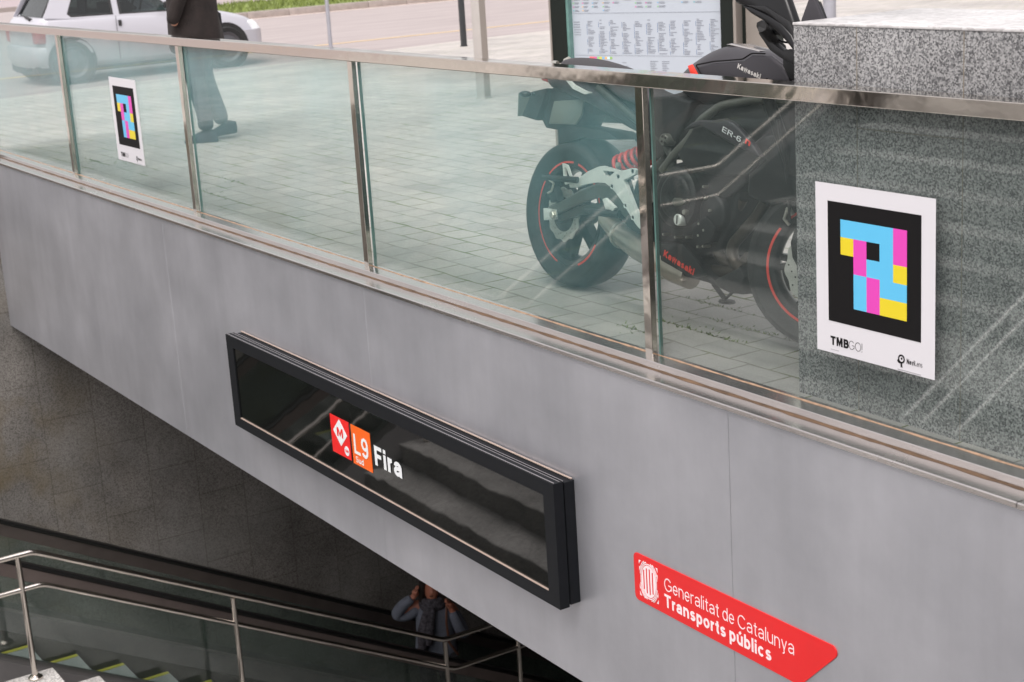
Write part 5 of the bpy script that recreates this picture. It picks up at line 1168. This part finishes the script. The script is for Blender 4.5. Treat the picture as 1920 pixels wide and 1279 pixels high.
for s in (1, -1):
    mb = MB(); mb.tube([(-.33, s * .07, .80), (-.34, s * .13, .80)], .008, 8); mb.loft([ell((0, s * y, 0), .034 * k, .018 * k, 14, 2, 'y') for y, k in ((.12, .5), (.13, .8), (.15, .8), (.165, .4))]); o = mb.build('indicator', M['gloss_black'], bk, 60)
    for v in o.data.vertices:
        if abs(v.co.z) < .1 and abs(v.co.x) < .1: v.co.x += -.34; v.co.z += .80
mb = MB()
mb.lathe([(.322, -.065), (.335, -.03), (.338, 0), (.335, .03), (.322, .065)], 24, 'y', (-.10, 0, .312), .55, 1.75); mb.build('hugger', M['black'], bk, 60)
# fork, fender, caliper in the steered frame
fk = Matrix.Translation((1.35, 0, 0)) @ Matrix.Rotation(radians(35), 4, 'Z') @ Matrix.Translation((-1.38, 0, 0))
def steer(o): o.matrix_local = fk; return o
for s in (1, -1):
    mb = MB(); mb.tube([(1.41, s * .10, .30), (1.26, s * .10, .62)], .028, 16); mb.tube([(1.26, s * .10, .62), (1.13, s * .10, .93)], .022, 16); mb.lathe([(0, s * .06), (.03, s * .06), (.03, s * .13), (0, s * .13)], 16, 'y', (1.41, 0, .30)); steer(mb.build('fork_leg', M['gloss_black'], bk, 50))
mb = MB(); mb.lathe([(.312, -.075), (.322, -.05), (.328, 0), (.322, .05), (.312, .075), (.306, .07), (.316, 0), (.306, -.07), (.312, -.075)], 30, 'y', (1.41, 0, .30), .35, 2.45); fd = steer(mb.build('front_mudguard', M['gloss_black'], bk, 60))
mb = MB(); mb.prism([(1.28, .33), (1.31, .28), (1.34, .30), (1.35, .38), (1.33, .44), (1.28, .43), (1.27, .38)], -.115, -.065, 'y', .008); steer(mb.build('brake_caliper', M['engine'], bk))
mb = MB(); mb.tube([(1.265, -.095, .475), (1.25, -.10, .50)], .011, 10); mb.tube([(1.25, -.10, .50), (1.24, -.10, .46), (1.26, -.10, .44)], .006, 8); steer(mb.build('brake_fitting', M['bolt'], bk))
mb = MB(); mb.tube(bend([(1.26, -.10, .45), (1.25, -.115, .58), (1.20, -.13, .80)], .05), .006, 8); steer(mb.build('brake_hose', M['black'], bk))
# handlebar, controls, headlight cowl and mirrors
GL = [(1.33, -0.36, 1.105), (1.314, -0.25, 1.038), (1.303, -0.16, 0.983)]
mb = MB(); mb.tube(bend([GL[1], GL[2], (1.27, .0, 1.0), (1.20, .14, .97), (1.10, .22, .98)], .03), .012, 12); mb.build('handlebar', M['black'], bk, 60)
mb = MB(); mb.tube([GL[0], GL[1]], .017, 14); mb.lathe([(0, 0), (.019, 0), (.019, .012), (0, .012)], 12, 'y', (GL[0][0], GL[0][1], GL[0][2])); mb.build('handle_grip', M['rubber'], bk, 60)
mb = MB(); mb.loft([ell((x, 0, z), a, b_, 20, 2.6, 'x') for x, z, a, b_ in ((1.36, .90, .08, .08), (1.42, .90, .11, .12), (1.50, .87, .11, .12), (1.58, .83, .08, .09), (1.62, .81, .03, .04))]); steer(mb.build('headlight_cowl', M['gloss_black'], bk, 60))
mb = MB(); mb.loft([ell((x, 0, z), a, b_, 20, 3, 'x') for x, z, a, b_ in ((1.34, 1.02, .06, .03), (1.38, 1.03, .07, .035), (1.42, 1.01, .06, .03))]); steer(mb.build('instrument_cluster', M['black'], bk, 60))
mr1 = [(1.141, 1.22), (1.198, 1.234), (1.377, 1.241), (1.416, 1.197), (1.461, 1.123), (1.48, 1.035), (1.462, 1.068), (1.428, 1.084), (1.38, 1.111), (1.311, 1.141), (1.231, 1.166), (1.171, 1.185)]
mi = pr('mirror', mr1, -.345, -.305, M['gloss_black'], .012, None, 3)
pr('mirror_rim', [(1.215, 1.179), (1.329, 1.175), (1.444, 1.128), (1.498, 1.055), (1.5, 1.035), (1.437, 1.101), (1.342, 1.151), (1.257, 1.171)], -.352, -.338, M['black'], .004, mi, 2)
pr('mirror_back', [(1.215, 1.177), (1.263, 1.17), (1.35, 1.144), (1.416, 1.117), (1.464, 1.084), (1.496, 1.038), (1.503, 1.014), (1.441, 1.063), (1.388, 1.096), (1.329, 1.126), (1.265, 1.15)], -.356, -.340, M['gloss_black'], .007, mi, 3)
pr('switch_block', [(1.25, 1.123), (1.27, 1.13), (1.35, 1.107), (1.407, 1.084), (1.393, 1.077), (1.336, 1.086), (1.311, 1.082), (1.323, 1.065), (1.361, 1.045), (1.387, 1.035), (1.417, 1.04), (1.453, 1.027), (1.473, 0.973), (1.432, 0.989), (1.37, 1.011), (1.321, 1.033), (1.276, 1.074), (1.249, 1.109)], -.315, -.28, M['black'], .006)
mb = MB(); q = [(1.305, 1.086), (1.327, 1.069), (1.364, 1.058), (1.394, 1.061)]; mb.tube(bend([(a, -.285, b) for a, b in q], .03), .0035, 8); q = [(1.258, 1.089), (1.287, 1.061), (1.335, 1.041), (1.389, 1.015)]; mb.tube(bend([(a, -.30, b) for a, b in q], .03), .006, 8); mb.build('brake_cable', M['black'], bk)
pr('switch_housing', [(1.272, 1.035), (1.308, 1.04), (1.36, 1.027), (1.369, 0.939), (1.303, 0.936), (1.268, 0.978), (1.262, 1.01)], -.20, -.14, M['black'], .012)
pr('mirror', [(1.535, 1.095), (1.538, 1.135), (1.567, 1.205), (1.578, 1.212), (1.63, 1.137), (1.639, 1.097)], -.388, -.372, M['tank'], .002)
pr('mirror', [(1.56, 1.213), (1.578, 1.193), (1.588, 1.19), (1.619, 1.141), (1.624, 1.098), (1.603, 1.097)], -.366, -.354, M['black'], .002)
pr('brake_reservoir', [(1.229, 1.003), (1.27, 1.011), (1.29, 0.969), (1.278, 0.936), (1.234, 0.934), (1.227, 0.973)], -.14, -.09, M['bolt'], .008)
